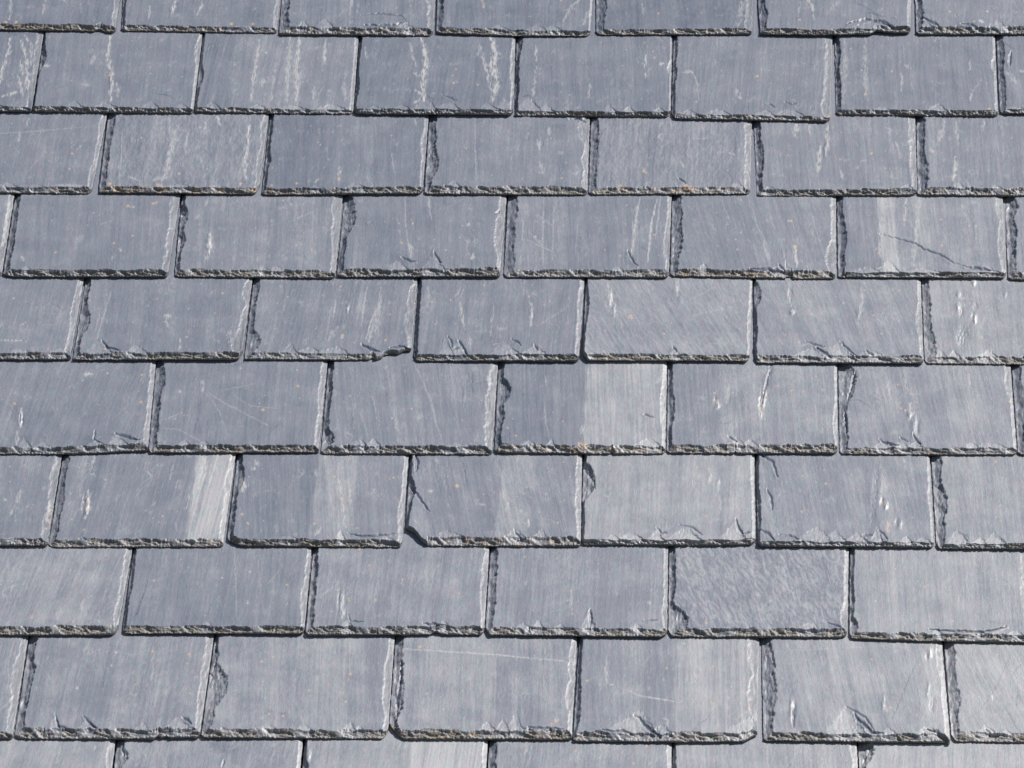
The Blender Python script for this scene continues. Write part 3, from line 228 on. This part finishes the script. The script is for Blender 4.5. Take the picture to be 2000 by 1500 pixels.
(9,5): ((1132,1483), [(1119,1443),(1125,1445),(1340,1447),(1452,1446),(1462,1441),(1479,1432)], dict(label='slate with a large shell-like chip in its tail and a paler right half, ninth course', bl=-.5, bd=[(1120,1320,-.05),(1322,1480,.14)], wisp=1.2, rc=(1,0), wl=6, wr=14, cr=[(1270,20,40),(1360,14,40)], wb=17, lift=.003, ln=[([(1228,1350),(1240,1357),(1254,1362),(1290,1368),(1316,1372)],1.5,.9),([(1191,1339),(1197,1340)],1.5,.9),([(1296,1406),(1304,1409),(1305,1423)],1.5,.9),([(1320,1375),(1335,1372)],1,.4)], ck=[([(1238,1401),(1250,1406),(1258,1418),(1272,1430),(1290,1440)],3.4,1.8),([(1175,1428),(1195,1432),(1215,1430),(1240,1438)],2.6,1.4),([(1393,1390),(1378,1410),(1362,1420)],1,.5)], st=[([(1184,1290),(1183,1310),(1185,1335)],3.5,.7),([(1395,1365),(1393,1410)],3,.6),([(1435,1410),(1465,1390)],3,.5)], ds=[(1147,1331,3,'o'),(1302,1306,2.4,'o'),(1393,1376,2.8,'o'),(1394,1382,2,'o'),(1393,1303,2.2,'o'),(1336,1257,2.2,'w'),(1464,1368,2.4,'o'),(1465,1388,2.4,'o')], ch=[(1235,40,44),(1285,14,20),(1455,22,34)])),
(9,6): ((1487,1839), [(1491,1441),(1497,1444),(1700,1447),(1846,1448),(1854,1452),(1856,1447)], dict(label='slate with bold leaf-shaped cracks and diagonal dark scratch, sixth in ninth course', tone=.08, wl=19, cl=[(1330,6,60)], wr=10, cr=[(1290,10,40)], lean=-7, bl=-4, bd=[(1480,1615,-.06),(1615,1660,.06),(1800,1850,.10)], wb=15, rc=(1,0), ck=[([(1652,1383),(1675,1395),(1690,1405),(1706,1430)],2.2,1.2),([(1668,1395),(1675,1410),(1690,1420),(1700,1433),(1725,1436)],3,1.6),([(1795,1285),(1775,1330),(1760,1365),(1742,1410)],1.2,.5),([(1738,1358),(1755,1363),(1765,1375)],1.2,.5),([(1549,1385),(1550,1425)],2.2,1.0),([(1810,1428),(1830,1433),(1850,1452)],3,1.6)], bump=[(1545,1385,3,20,1.6),(1551,1395,3,20,-1.4),(1816,1275,5,10,2.0),(1811,1282,3,8,-1.6),(1820,1380,6,16,-1.2),(1812,1350,4,14,1.0),(1725,1375,3,16,.8)], st=[([(1814,1265),(1818,1285)],6,.9),([(1545,1375),(1549,1420)],3,.8),([(1722,1320),(1727,1380)],3,.6),([(1727,1380),(1732,1395)],3,.8),([(1818,1300),(1826,1340),(1830,1400)],6,.55),([(1640,1395),(1630,1425)],5,.5),([(1535,1250),(1540,1270)],2,.5)], ln=[([(1500,1273),(1650,1266),(1780,1258)],.9,.3),([(1783,1330),(1800,1385)],1,.3)], ds=[(1498,1273,2.4,'o'),(1803,1257,3,'o'),(1724,1327,2.2,'o'),(1740,1385,2.8,'o'),(1702,1289,2,'o'),(1529,1327,1.6,'w'),(1527,1388,1.6,'w')], ch=[(1650,52,36),(1735,14,16),(1810,16,22),(1695,12,20)])),
(9,7): ((1844,2200), [(1858,1438),(1868,1447),(2220,1451)], dict(label='light slate with long curving dark scratches, right end of the ninth course', tone=.11, wl=16, lean=-16, rough=.3, wb=16, ck=[([(1982,1265),(1965,1300),(1945,1345),(1915,1390),(1880,1415)],1.1,.5),([(1998,1295),(1980,1315),(1975,1325)],1.1,.5),([(1984,1315),(1988,1350),(1982,1415)],1.2,.5),([(1925,1427),(1935,1440)],2,1)], bump=[(1934,1365,5,6,.9)], st=[([(1928,1370),(1936,1355)],5,.6)], ch=[(1925,16,20),(1965,8,14)], ds=[(1948,1279,2,'w'),(1860,1283,2.4,'s')])),
(10,1): ((-138,226), [(-175,1652),(200,1654)], dict(label='slate with streaky grain cut off at the lower left corner of the photo', wr=12, lean=6, cr=[(1480,6,20)], ds=[(19,1455,2.6,'o')], st=[([(185,1455),(185,1468)],3,.7),([(118,1460),(110,1490)],2.5,.5)])),
(10,2): ((229,592), [(203,1654),(572,1656)], dict(label='slate with a dark smudge under the course above, second in the bottom course', wl=14, cl=[(1480,8,20)], wr=8, lean=5, wisp=1.2, ck=[([(240,1450),(239,1465),(243,1475)],2,1),([(437,1485),(434,1500)],2,.9)], ds=[(425,1460,14,'d'),(450,1465,12,'d'),(420,1450,12,'d')], ln=[([(470,1447),(460,1460),(445,1466)],1,.3)], st=[([(320,1480),(322,1500)],4,.4),([(270,1455),(290,1490)],1.6,.4)])),
(10,3): ((595,953), [(577,1656),(940,1657)], dict(label='slate with a bright pale right half, third in the bottom course', lean=4, bd=[(585,795,-.02),(797,940,.26)], wl=5, wr=6, bump=[(603,1475,4,12,1.5),(598,1475,3,12,-1.2)], st=[([(604,1465),(602,1485)],4,.7),([(940,1455),(932,1470)],4,.5)])),
(10,4): ((956,1312), [(942,1657),(1310,1659)], dict(label='slate with faint curled scratches at its upper left, fourth in the bottom course', wl=12, wr=9, st=[([(1030,1455),(1025,1475)],3,.6),([(1041,1450),(1030,1500)],3,.4)], ck=[([(1015,1465),(1022,1473)],1.2,.5)], ds=[(1263,1457,3,'o'),(1124,1467,2.4,'o'),(1238,1492,2.4,'o'),(1269,1494,2,'o')])),
(10,5): ((1314,1673), [(1312,1659),(1683,1660)], dict(label='evenly grey slate, fifth from the left in the bottom course', wl=6, wr=11, ln=[([(1498,1455),(1500,1500)],1.3,.4)], ck=[([(1540,1490),(1545,1498)],1.4,.6)])),
(10,6): ((1676,2036), [(1686,1660),(2060,1662)], dict(label='slate with a curved chip at its upper left, last in the bottom course', wl=10, cl=[(1465,18,30)], ck=[([(1701,1452),(1695,1470),(1685,1485)],1.6,.9)], tone=.06, st=[([(1988,1460),(1987,1500)],4,.4)])),
}

ROWY = {0: (-90, -86), 1: (60, 66), 2: (216, 226), 3: (375, 381), 4: (537, 543), 5: (700, 709), 6: (883, 887),
        7: (1064, 1069), 8: (1238, 1251), 9: (1441, 1450), 10: (1652, 1662)}
def rowy(r, x): a, b = ROWY[r]; return a+(b-a)*x/2000

def build_slate(row, col, xt, xb, f):
    """xt: top left/right x just under the course above; xb: tail polyline (first = left end, last = right end)"""
    sd = row*100+col*7+3; rnd = random.Random(sd)
    g = f.get
    th = TH*g('th', rnd.uniform(0.85, 1.15)); lift = g('lift', rnd.uniform(0.0006, 0.0036)); tiltx = g('tilt', rnd.uniform(-0.0014, 0.0014))
    NA = 288; NB1 = 30; NB2 = 104
    wb = g('wb', rnd.uniform(12, 19))*(0.9+0.25*row/10)
    tail = xb; xl, xr = tail[0][0], tail[-1][0]
    yl, yr = tail[0][1], tail[-1][1]
    ytl, ytr = rowy(row-1, xt[0])-5, rowy(row-1, xt[1])-5
    a = np.linspace(0, 1, NA)
    # tail line, with fine raggedness
    tx = xl+(xr-xl)*a
    ty = np.interp(tx, [p[0] for p in tail], [p[1] for p in tail])
    ty = ty+0.9*pn(tx/17.0, tx*0+row, sd)+0.6*pn(tx/4.5, tx*0, sd+5)+1.6*np.minimum(0, pn(tx/29.0, tx*0, sd+6)+0.35)
    # corners a little rounded
    rc = g('rc', (rnd.uniform(2, 6), rnd.uniform(2, 7)))
    dl = (tx-xl); dr = (xr-tx)
    ty -= rc[0]*np.clip(1-dl/(rc[0]*1.3+1), 0, 1)**2+rc[1]*np.clip(1-dr/(rc[1]*1.3+1), 0, 1)**2
    ttx = xt[0]+(xt[1]-xt[0])*a; tty = ytl+(ytr-ytl)*a
    b1 = np.linspace(0, 1, NB1+1)[:-1]*(wb*1.5)                      # px up from tail
    Hh = (yl+yr)/2-(ytl+ytr)/2
    b = np.concatenate([b1/Hh, np.linspace(wb*1.5/Hh, 1, NB2)])
    B, A = np.meshgrid(b, a, indexing='ij')
    # sides, ragged
    PXl = (1-B)*tx[None]+B*ttx[None]
    PY = (1-B)*ty[None]+B*tty[None]
    # extrapolate sides for broken corners: edge x depends on y, not on the tail polyline
    side_r = 0.9*pn(PY/11.0, PY*0, sd+11)+0.5*pn(PY/3.5, PY*0, sd+12)
    side_l = 0.9*pn(PY/11.0, PY*0+4, sd+13)+0.5*pn(PY/3.5, PY*0, sd+14)
    PX = PXl+side_r*np.clip((A-0.9)*10, 0, 1)+side_l*np.clip((0.1-A)*10, 0, 1)
    lean = math.radians(g('lean', rnd.uniform(-3, 4)))
    base_h = (lift+th)*(1-B)
    href = (lift+th*0.45)*(1-B)
    u, v = unproj(PX, PY, href)
    px2m = 0.30/335.0*(1-0.06*(PY-750)/750*1.0)                      # metres per px across, here
    dL = A*(u[:, -1:]-u[:, :1]); dR = (1-A)*(u[:, -1:]-u[:, :1]); dB = (v-v[0:1, :])
    slope = np.gradient(v[0], u[0]); dB = dB/np.sqrt(1+np.clip(slope, -4, 4)**2)[None, :]
    q = 0.30/335.0
    # widths of the dressed edge (metres on the roof)
    wB = wb*q*0.90*(0.94+0.30*pn(u/0.040, v/0.02, sd+21)+0.20*pn(u/0.011, v/0.01, sd+22)+0.08*pn(u/0.004, v/0.006, sd+20))
    top = np.zeros_like(u)
    chips = g('ch', None)
    if chips is None:
        chips = [(rnd.uniform(xl+20, xr-20), rnd.uniform(6, 20), rnd.uniform(10, 24)) for _ in range(rnd.randint(1, 4))]
    steep = np.clip(np.abs(slope)-0.35, 0, 1)[None, :]
    wB = wB*(1-0.65*steep)
    for (x0, x1) in g('nb', []): wB = wB*(1-0.75*((PX > x0) & (PX < x1)))
    chipd = np.zeros_like(u); inchip = np.zeros_like(u)
    zb = dB-wB
    for (cx, ch, cw) in chips:
        cw = cw*rnd.uniform(0.9, 1.3); hh = ch*q*1.45
        t_ = (PX-cx)/cw+0.16*pn(PX/7, PY/5, sd+23)+0.03*pn(PX/3, PY/3, sd+24)
        skew = rnd.uniform(-0.1, 0.35)
        prof = np.where(t_ < skew, np.clip((t_+1)/(1+skew), 0, 1)**rnd.uniform(0.9, 1.6), np.clip((1-t_)/(1-skew), 0, 1)**rnd.uniform(0.7, 1.3))*hh
        m_ = (zb < prof) & (zb > -wB) & (np.abs(t_) < 1)
        rel = np.clip(1-np.clip(zb, 0, None)/(hh+1e-6), 0, 1)
        dep = (0.0003+0.0015*rel)*sst(-1.0, 0.75, t_)*min(1.0, 0.4+ch/28)*(1+0.15*pn(PX/5, PY/6, sd+25))
        chipd = np.where(m_, np.maximum(chipd, dep), chipd); inchip = np.where(m_, 1.0, inchip)
    wlp = g('wl', rnd.uniform(7, 14)); wrp = g('wr', rnd.uniform(6, 11))*0.78
    def sidew(wp, s_, cps, X0):
        ww = wp*(1+0.30*pn(v/0.06, v*0+1, s_)+0.20*pn(v/0.012, v*0, s_+1)+0.10*pn(v/0.004, v*0, s_+2))
        for (cy, cwd, chh) in cps:
            tt = np.abs(PY-cy)/chh; ww = ww+cwd*(0.55 if X0 else 1.0)*np.clip(1-tt*tt, 0, 1)**0.8*(1+0.25*pn(v/0.006, v*0, s_+int(cy)))
        return np.maximum(ww, 2.0)*q
    cl = g('cl', [(rnd.uniform(rowy(row-1, 0)+10, yl-30), rnd.uniform(2, 7), rnd.uniform(14, 45)) for _ in range(rnd.randint(0, 2))])
    cr = g('cr', [(rnd.uniform(rowy(row-1, 0)+10, yl-30), rnd.uniform(2, 7), rnd.uniform(14, 45)) for _ in range(rnd.randint(0, 2))])
    wL = sidew(wlp, sd+31, cl, 0); wR = sidew(wrp, sd+35, cr, 1)
    pB, pL, pR = dB/wB, dL/wL, dR/wR
    p = np.minimum(np.minimum(pB, pL), pR)
    isB = (pB <= p+1e-9); isL = (pL <= p+1e-9) & ~isB; isR = ~isB & ~isL
    inb = p < 1
    pc = np.clip(p, 0, 1)
    style = g('style', 'a')
    lip = np.where(isB, 0.36 if style == 'a' else 0.46, np.where(isR, 0.76, 0.16))
    expo = np.where(isB, 0.85, 1.0)
    # ruggedness inside the bevel: layers broken back at a slant
    rug = sst(-0.45, 0.15, pn((u+0.8*dB)/0.030, u*0+7, sd+94)+0.35*pn((u+0.8*dB)/0.009, u*0+7, sd+95)+(0.15 if style == 'a' else 0.0))
    rug = np.where(isB, rug, 1.0)
    al_ = math.radians(12); ua = u*math.cos(al_)-v*math.sin(al_); va = u*math.sin(al_)+v*math.cos(al_)
    rough = fbm(ua/0.026+0.5*pn(u/0.03, v/0.01, sd+40), va/0.0060+0.8*pn(u/0.025, v/0.02, sd+39), sd+41, 4, 0.60)
    roughs = fbm(u/0.006, v/0.018, sd+43, 2, 0.5)
    env = np.clip(4*pc*(1-pc), 0, 1)**0.6
    raw = lip+(1-lip)*pc**expo
    raw = raw+np.where(isB, 0.32*rough*(1-0.6*inchip)*(0.25+0.75*rug), np.where(isR, 0.035, 0.13)*roughs)*env
    stp = np.where(isB, 0.24*rug-0.02, np.where(isL, 0.22, 0.02))*(1+1.3*pn(u/0.022, v/0.022, sd+45))
    raw = raw-np.clip(stp, -0.02, 0.5)*np.clip(pc*3, 0, 1)
    nl = 5.0 if style == 'a' else 4.0
    ql = raw*nl+0.35*pn(u/0.05, v/0.05, sd+47)
    fl = np.floor(ql); fr = ql-fl
    terr = (fl+sst(0.62, 1.0, fr)-0.35*pn(u/0.05, v/0.05, sd+47))/nl
    mixt = np.where(isB, 0.85*(1-0.5*inchip)*rug, np.where(isL, 0.55, 0.25))
    bev = raw*(1-mixt)+terr*mixt
    # splits between the layers: short deep grooves running down to the right
    gl = pB-(0.86+0.10*pn(u/0.014, u*0+3, sd+91)-0.9*((ua/0.045) % 1.0)*0.32)
    gm = sst(0.0, 0.35, pn(ua/0.03, va/0.02, sd+92))
    bev = bev-np.where(isB, 0.42*np.clip(1-np.abs(gl)/0.09, 0, 1)*gm*rug, 0)
    gl2 = rough+0.25; bev = bev-np.where(isB, 0.18*np.clip(1-np.abs(gl2)/0.10, 0, 1)*np.clip(pc*2, 0, 1)*(1-inchip)*rug, 0)
    bev = np.clip(bev, 0.12, 1.0)
    # teeth along the very foot of the tail
    teeth = pn(u/0.0033+0.3*v/0.01, v/0.02, sd+49)
    bev = bev-np.where(isB, (1-steep)*(0.26 if style == 'a' else 0.46)*np.clip(teeth, -0.4, 1)*np.clip(1-pc*(2.6 if style == 'a' else 1.6), 0, 1), 0)
    H = np.where(inb, bev, 1.0)*th
    H = H-chipd*np.clip(p*1.3, 0, 1)
    # the face: gentle undulation and ridges along the grain
    gu = u-math.tan(lean)*v
    face = 0.00035*fbm(gu/0.05, v/0.14, sd+51, 2)+0.00012*fbm(gu/0.0065, v/0.09, sd+52, 2)+0.00005*pn(gu/0.0022, v/0.014, sd+53)
    cl_ = fbm(gu/0.045+0.3*pn(u/0.01, v/0.03, sd+57), v/0.11, sd+56, 3, 0.55)*3.2
    cf = cl_-np.floor(cl_); face = face+0.00011*(np.floor(cl_)+sst(0.80, 1.0, cf)-cl_)*sst(-0.3, 0.5, pn(u/0.07, v/0.05, sd+58))
    ruf = g('rough', 0.0)
    if ruf: face = face+ruf*0.00035*fbm(gu/0.010+0.4*pn(u/.02, v/.02, sd), v/0.022, sd+54, 3, 0.6)
    # shallow scales near the edges of the face
    H = H+face*np.clip(p, 0, 1)
    # ------------- marks
    tone = np.full(u.shape, 0.50+g('tone', 0.0)+rnd.uniform(-0.09, 0.09))+0.030*(row-5.2)+0.008*(col-4)  # own and random tone, plus painted-in sheen lightening lower and right-hand slates
    tone = tone+0.10*fbm(gu/0.022, v/0.5, sd+61, 3, 0.6)+0.04*fbm(gu/0.0032, v/0.09, sd+62, 2)+0.08*fbm(gu/0.0030, v/0.014, sd+60, 2)+0.09*fbm(u/0.07, v/0.06, sd+63, 3)
    pale = np.zeros_like(u); rust = np.zeros_like(u); chipm = np.zeros_like(u)
    # wispy thin lines along the grain
    wsp = np.abs(pn(gu/0.011+0.9*pn(u/0.02, v/0.03, sd+64), v/0.10, sd+65))
    wm = sst(0.05, 0.6, pn(u/0.05, v/0.07, sd+66))
    pale = pale+0.42*np.clip(1-wsp/0.045, 0, 1)*wm*np.clip(g('wisp', 1.0), 0, 3)
    dg = pn(gu/0.016, v/0.03, sd+67)
    pale = pale+0.24*sst(0.30, 0.7, dg)*g('wisp', 1.0)*sst(-0.2, 0.5, pn(gu/0.003, v/0.012, sd+68))
    if g('mottle', 0):
        gs = u+0.35*v
        mo = fbm(gs/0.0065+0.8*pn(u/.03, v/.03, sd), v/0.024+0.6*pn(u/.02, v/.02, sd+1), sd+69, 5, 0.72)+0.45*pn(u/0.07, v/0.07, sd+68)
        tone = tone+g('mottle')*(sst(-0.55, 0.55, mo)-0.45)
    for (x0, x1, dt) in g('bd', []):
        ax0 = (x0-(xl+xt[0])/2)/((xr+xt[1])/2-(xl+xt[0])/2); ax1 = (x1-(xl+xt[0])/2)/((xr+xt[1])/2-(xl+xt[0])/2)
        Aw = A+0.012*pn(v/0.05, u*0, sd+71)+0.014*pn(u/0.0025, v/0.05, sd+96)+math.tan(math.radians(g('bl', 0)))*(v-v.mean())/0.3
        tone = tone+1.05*dt*(1+0.7*pn(gu/0.004, v/0.2, sd+97))*sst(ax0-0.012, ax0+0.012, Aw)*(1-sst(ax1-0.012, ax1+0.012, Aw))
    def box(pts, m):
        xs = [p_[0] for p_ in pts]; ys = [p_[1] for p_ in pts]
        k = (PX > min(xs)-m) & (PX < max(xs)+m) & (PY > min(ys)-m) & (PY < max(ys)+m)
        return k
    for (pts, wd, st) in g('st', []):
        k = box(pts, wd*3+6)
        if not k.any(): continue
        wx = PX[k]+2.2*pn(PY[k]/9, PX[k]/9, sd+72)+1.0*pn(PY[k]/3, PX[k]/3, sd+73)
        d, s_, al = pdist(wx, PY[k], pts)
        e = np.clip(1-d/(1.7*wd*(0.5+0.7*np.sin(np.pi*np.clip(al, 0.04, .96)))), 0, 1)
        tex = sst(0.25, 0.95, 0.62*e+0.42+0.75*pn(PX[k]/1.7, PY[k]/8, sd+74)+0.45*pn(PX[k]/5, PY[k]/11, sd+75)-0.25)
        pale[k] = np.maximum(pale[k], 0.92*st*np.clip(e*1.3, 0, 1)*tex)
        H[k] += 0.00010*e*st*tex
    for (pts, wd, st) in g('ln', []):                                # thin continuous pale lines
        k = box(pts, 8)
        d, s_, al = pdist(PX[k]+1.3*pn(PY[k]/8, PX[k]/8, sd+76), PY[k]+1.0*pn(PX[k]/9, PY[k]/9, sd+77), pts)
        wd = wd*(0.45+0.5*np.sin(np.pi*np.clip(al, 0.05, 0.95)))+0.25
        pale[k] = np.maximum(pale[k], st*np.clip(1.3-d/wd, 0, 1)*np.clip(0.75+0.7*pn(PX[k]/5, PY[k]/5, sd+70), 0.1, 1.1))
    for (pts, wd, dp) in g('ck', []):
        k = box(pts, 14)
        if not k.any(): continue
        d, s_, al = pdist(PX[k]+1.6*pn(PY[k]/8, PX[k]/8, sd+78), PY[k]+1.6*pn(PX[k]/8, PY[k]/8, sd+79), pts)
        ww = wd*(0.35+0.9*np.sin(np.pi*np.clip(al, 0.03, 0.97)))
        e = np.clip(1.2-d/ww, 0, 1)
        if wd < 1.3 or (wd < 1.7 and dp <= 0.8):                       # hairline scratches: dirt only, broken up
            tone[k] -= 0.55*dp*e*np.clip(0.8+0.9*pn(PX[k]/5, PY[k]/5, sd+90), 0.15, 1.2); pale[k] *= (1-e); continue
        H[k] -= 0.0016*dp*e
        H[k] += 0.0006*dp*np.clip(1-d/(ww*5), 0, 1)*(s_ > 0)*(1-e)
        tone[k] -= 0.55*min(1, dp)*e
        pale[k] *= (1-e)
    for (x, y, rx, ry, h_) in g('bump', []):                          # small bulges of the cleft surface
        k = box([(x, y)], max(rx, ry)*3)
        d2 = ((PX[k]-x-(y-PY[k])*0.08+1.5*pn(PX[k]/6, PY[k]/6, sd+98))/rx)**2+((PY[k]-y)/ry)**2
        H[k] += h_*0.0007*np.exp(-d2**1.5)*(1+0.7*pn(PX[k]/3, PY[k]/7, sd+80))
    ds = list(g('ds', []))
    for _ in range(rnd.randint(7, 14)):
        ds.append((rnd.uniform(xl+12, xr-12), rnd.uniform(ytl+20, yl-25), rnd.uniform(0.6, 1.5), rnd.choice('wwwwwwo')))
    for _ in range(rnd.randint(8, 26)):
        ds.append((rnd.uniform(xl+12, xr-12), rnd.uniform(ytl+20, yl-25), rnd.uniform(0.5, 0.9), 'w'))
    for (x, y, r_, kd) in ds:
        k = box([(x, y)], r_*2+4)
        if not k.any(): continue
        d = np.hypot(PX[k]-x, (PY[k]-y)*1.3)*(1+0.35*pn(PX[k]/2.5, PY[k]/2.5, sd+81))
        e = np.clip(1.4-d/r_, 0, 1)
        if kd == 'o': rust[k] = np.maximum(rust[k], 0.75*e); pale[k] = np.maximum(pale[k], 0.4*e)
        elif kd == 's': pale[k] = np.maximum(pale[k], 0.42*e*np.clip(0.6+pn(PX[k]/3, PY[k]/3, sd+82), 0, 1))
        elif kd == 'd': tone[k] -= 0.25*e*np.clip(0.6+pn(PX[k]/5, PY[k]/5, sd+82), 0, 1)
        else: pale[k] = np.maximum(pale[k], 0.8*e)
    # dressed edges: fresh broken stone, warm and dull at the tail, paler at the sides
    warm = g('warm', rnd.uniform(0.65, 0.95))
    cb = np.where(isB, warm, np.where(isR, 0.20, 0.10))*sst(1.02, 0.8, p)
    cb = cb*(1-0.55*inchip)*np.where(isB, 0.5+0.5*rug, 1)
    tone = tone+(0.14+0.08*pn(u/0.003, v/0.008, sd+99))*inchip*(~inb)
    chipm = np.clip(cb+0.18*pn(u/0.006, v/0.006, sd+83)*inb, 0, 1)
    tone = np.where(inb & isR, tone-0.05, tone)
    tone = np.where(inb & ~isB, tone+np.where(isR, 0.0, 0.0)+np.where(isR, 0.07, 0.12)*pn(u/0.004, v/0.012, sd+84), tone)
    # algae and dust near the tail and lichen on the broken edge
    tone = tone-0.10*np.exp(-np.clip(dB, 0, 1)/0.05)*(fbm(u/0.03, v/0.03, sd+85, 2) > -0.1)*(~inb)*0.6
    lich = g('lichen', rnd.choice([0.0, 0.05, 0.15]))
    rust = np.maximum(rust, np.where(isB & inb, lich*sst(0.25, 0.6, pn(u/0.012, v/0.005, sd+86))*0.8, 0))
    pale = np.where(inb & isB, pale*0.4+0.16*sst(0.2, 0.7, pn(u/0.005, v/0.004, sd+87)), pale)
    pale *= g('palek', 1.0)
    Z = base_h-th*(1-B)+H-th*0                                        # top surface height over roof plane
    Z = lift*(1-B)-th*B+H + tiltx*(A-0.5)*(1-B)*2
    # ------------- hidden upper part (three coarse rows), straight on from the last two rows
    u1, v1 = u[-1], v[-1]; du = (u[-1]-u[0]); dv = (v[-1]-v[0])
    sl_ = -(lift+th)/dv.mean()
    E = dv.mean()
    ext = []
    for k in (0.35, 0.75, 1.0):
        e_ = E*1.0*k+0.05*k
        uu = u1+du/dv*e_; vv = v1+e_; zz = np.full_like(uu, -0.0)+Z[-1].mean()+sl_*e_
        ext.append((uu, vv, zz))
    U = np.vstack([u]+[e[0][None] for e in ext]); V = np.vstack([v]+[e[1][None] for e in ext]); ZZ = np.vstack([Z]+[e[2][None] for e in ext])
    def padc(M, val=None): return np.vstack([M]+[M[-1:]*0+(M[-1:] if val is None else val)]*3)
    tone, pale, rust, chipm = padc(tone), padc(pale), padc(rust, 0), padc(chipm)
    nr, ncol = U.shape
    # boundary ring down to the underside
    idx = np.arange(nr*ncol).reshape(nr, ncol)
    ring = np.concatenate([idx[0, :], idx[1:, -1], idx[-1, -2::-1], idx[-2:0:-1, 0]])
    Bf = np.concatenate([B[:, 0], [1+(E*k+0.05*k)/E for k in (0.35, 0.75, 1.0)]])
    rowi = ring//ncol
    under = lift*(1-Bf[rowi])-th*Bf[rowi]
    o = np.array([U[0].mean(), V[0].mean(), 0.0])
    vt = np.stack([U.ravel(), V.ravel(), ZZ.ravel()], 1)
    vb = np.stack([U.ravel()[ring], V.ravel()[ring], np.minimum(under, ZZ.ravel()[ring]-0.0004)], 1)
    VV = (np.vstack([vt, vb])-o).astype(np.float32)
    q0 = np.stack([idx[:-1, :-1], idx[:-1, 1:], idx[1:, 1:], idx[1:, :-1]], -1).reshape(-1, 4)
    nt_ = nr*ncol; R = len(ring); j = np.arange(R); j2 = (j+1) % R
    q1 = np.stack([ring[j2], ring[j], nt_+j, nt_+j2], 1)
    quads = np.vstack([q0, q1]); nq = len(quads)
    loops = np.concatenate([quads.ravel(), (nt_+j)[::-1]])
    me = bpy.data.meshes.new('roof_slate')
    me.vertices.add(len(VV)); me.vertices.foreach_set('co', VV.ravel())
    me.loops.add(len(loops)); me.loops.foreach_set('vertex_index', loops.astype(np.int32))
    me.polygons.add(nq+1); me.polygons.foreach_set('loop_start', np.append(np.arange(nq)*4, nq*4).astype(np.int32))
    me.update(calc_edges=True)
    at = me.color_attributes.new('mark', 'FLOAT_COLOR', 'POINT')
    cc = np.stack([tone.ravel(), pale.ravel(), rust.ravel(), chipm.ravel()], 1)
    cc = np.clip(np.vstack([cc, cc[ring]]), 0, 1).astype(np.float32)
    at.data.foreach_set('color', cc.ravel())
    me.polygons.foreach_set('use_smooth', np.append(np.ones(nq, bool), False))
    me.materials.append(SLATE); me.validate()
    ob = bpy.data.objects.new('roof_slate', me); C.objects.link(ob)
    ob.rotation_euler = (PITCH, 0, 0); ob.location = world(o)
    ob['label'] = f['label']; ob['category'] = 'roof slate'; ob['group'] = 'roof slates laid in overlapping courses'
    return ob

for key, (xt, xb, f) in SL.items():
    build_slate(key[0], key[1], xt, xb, f)
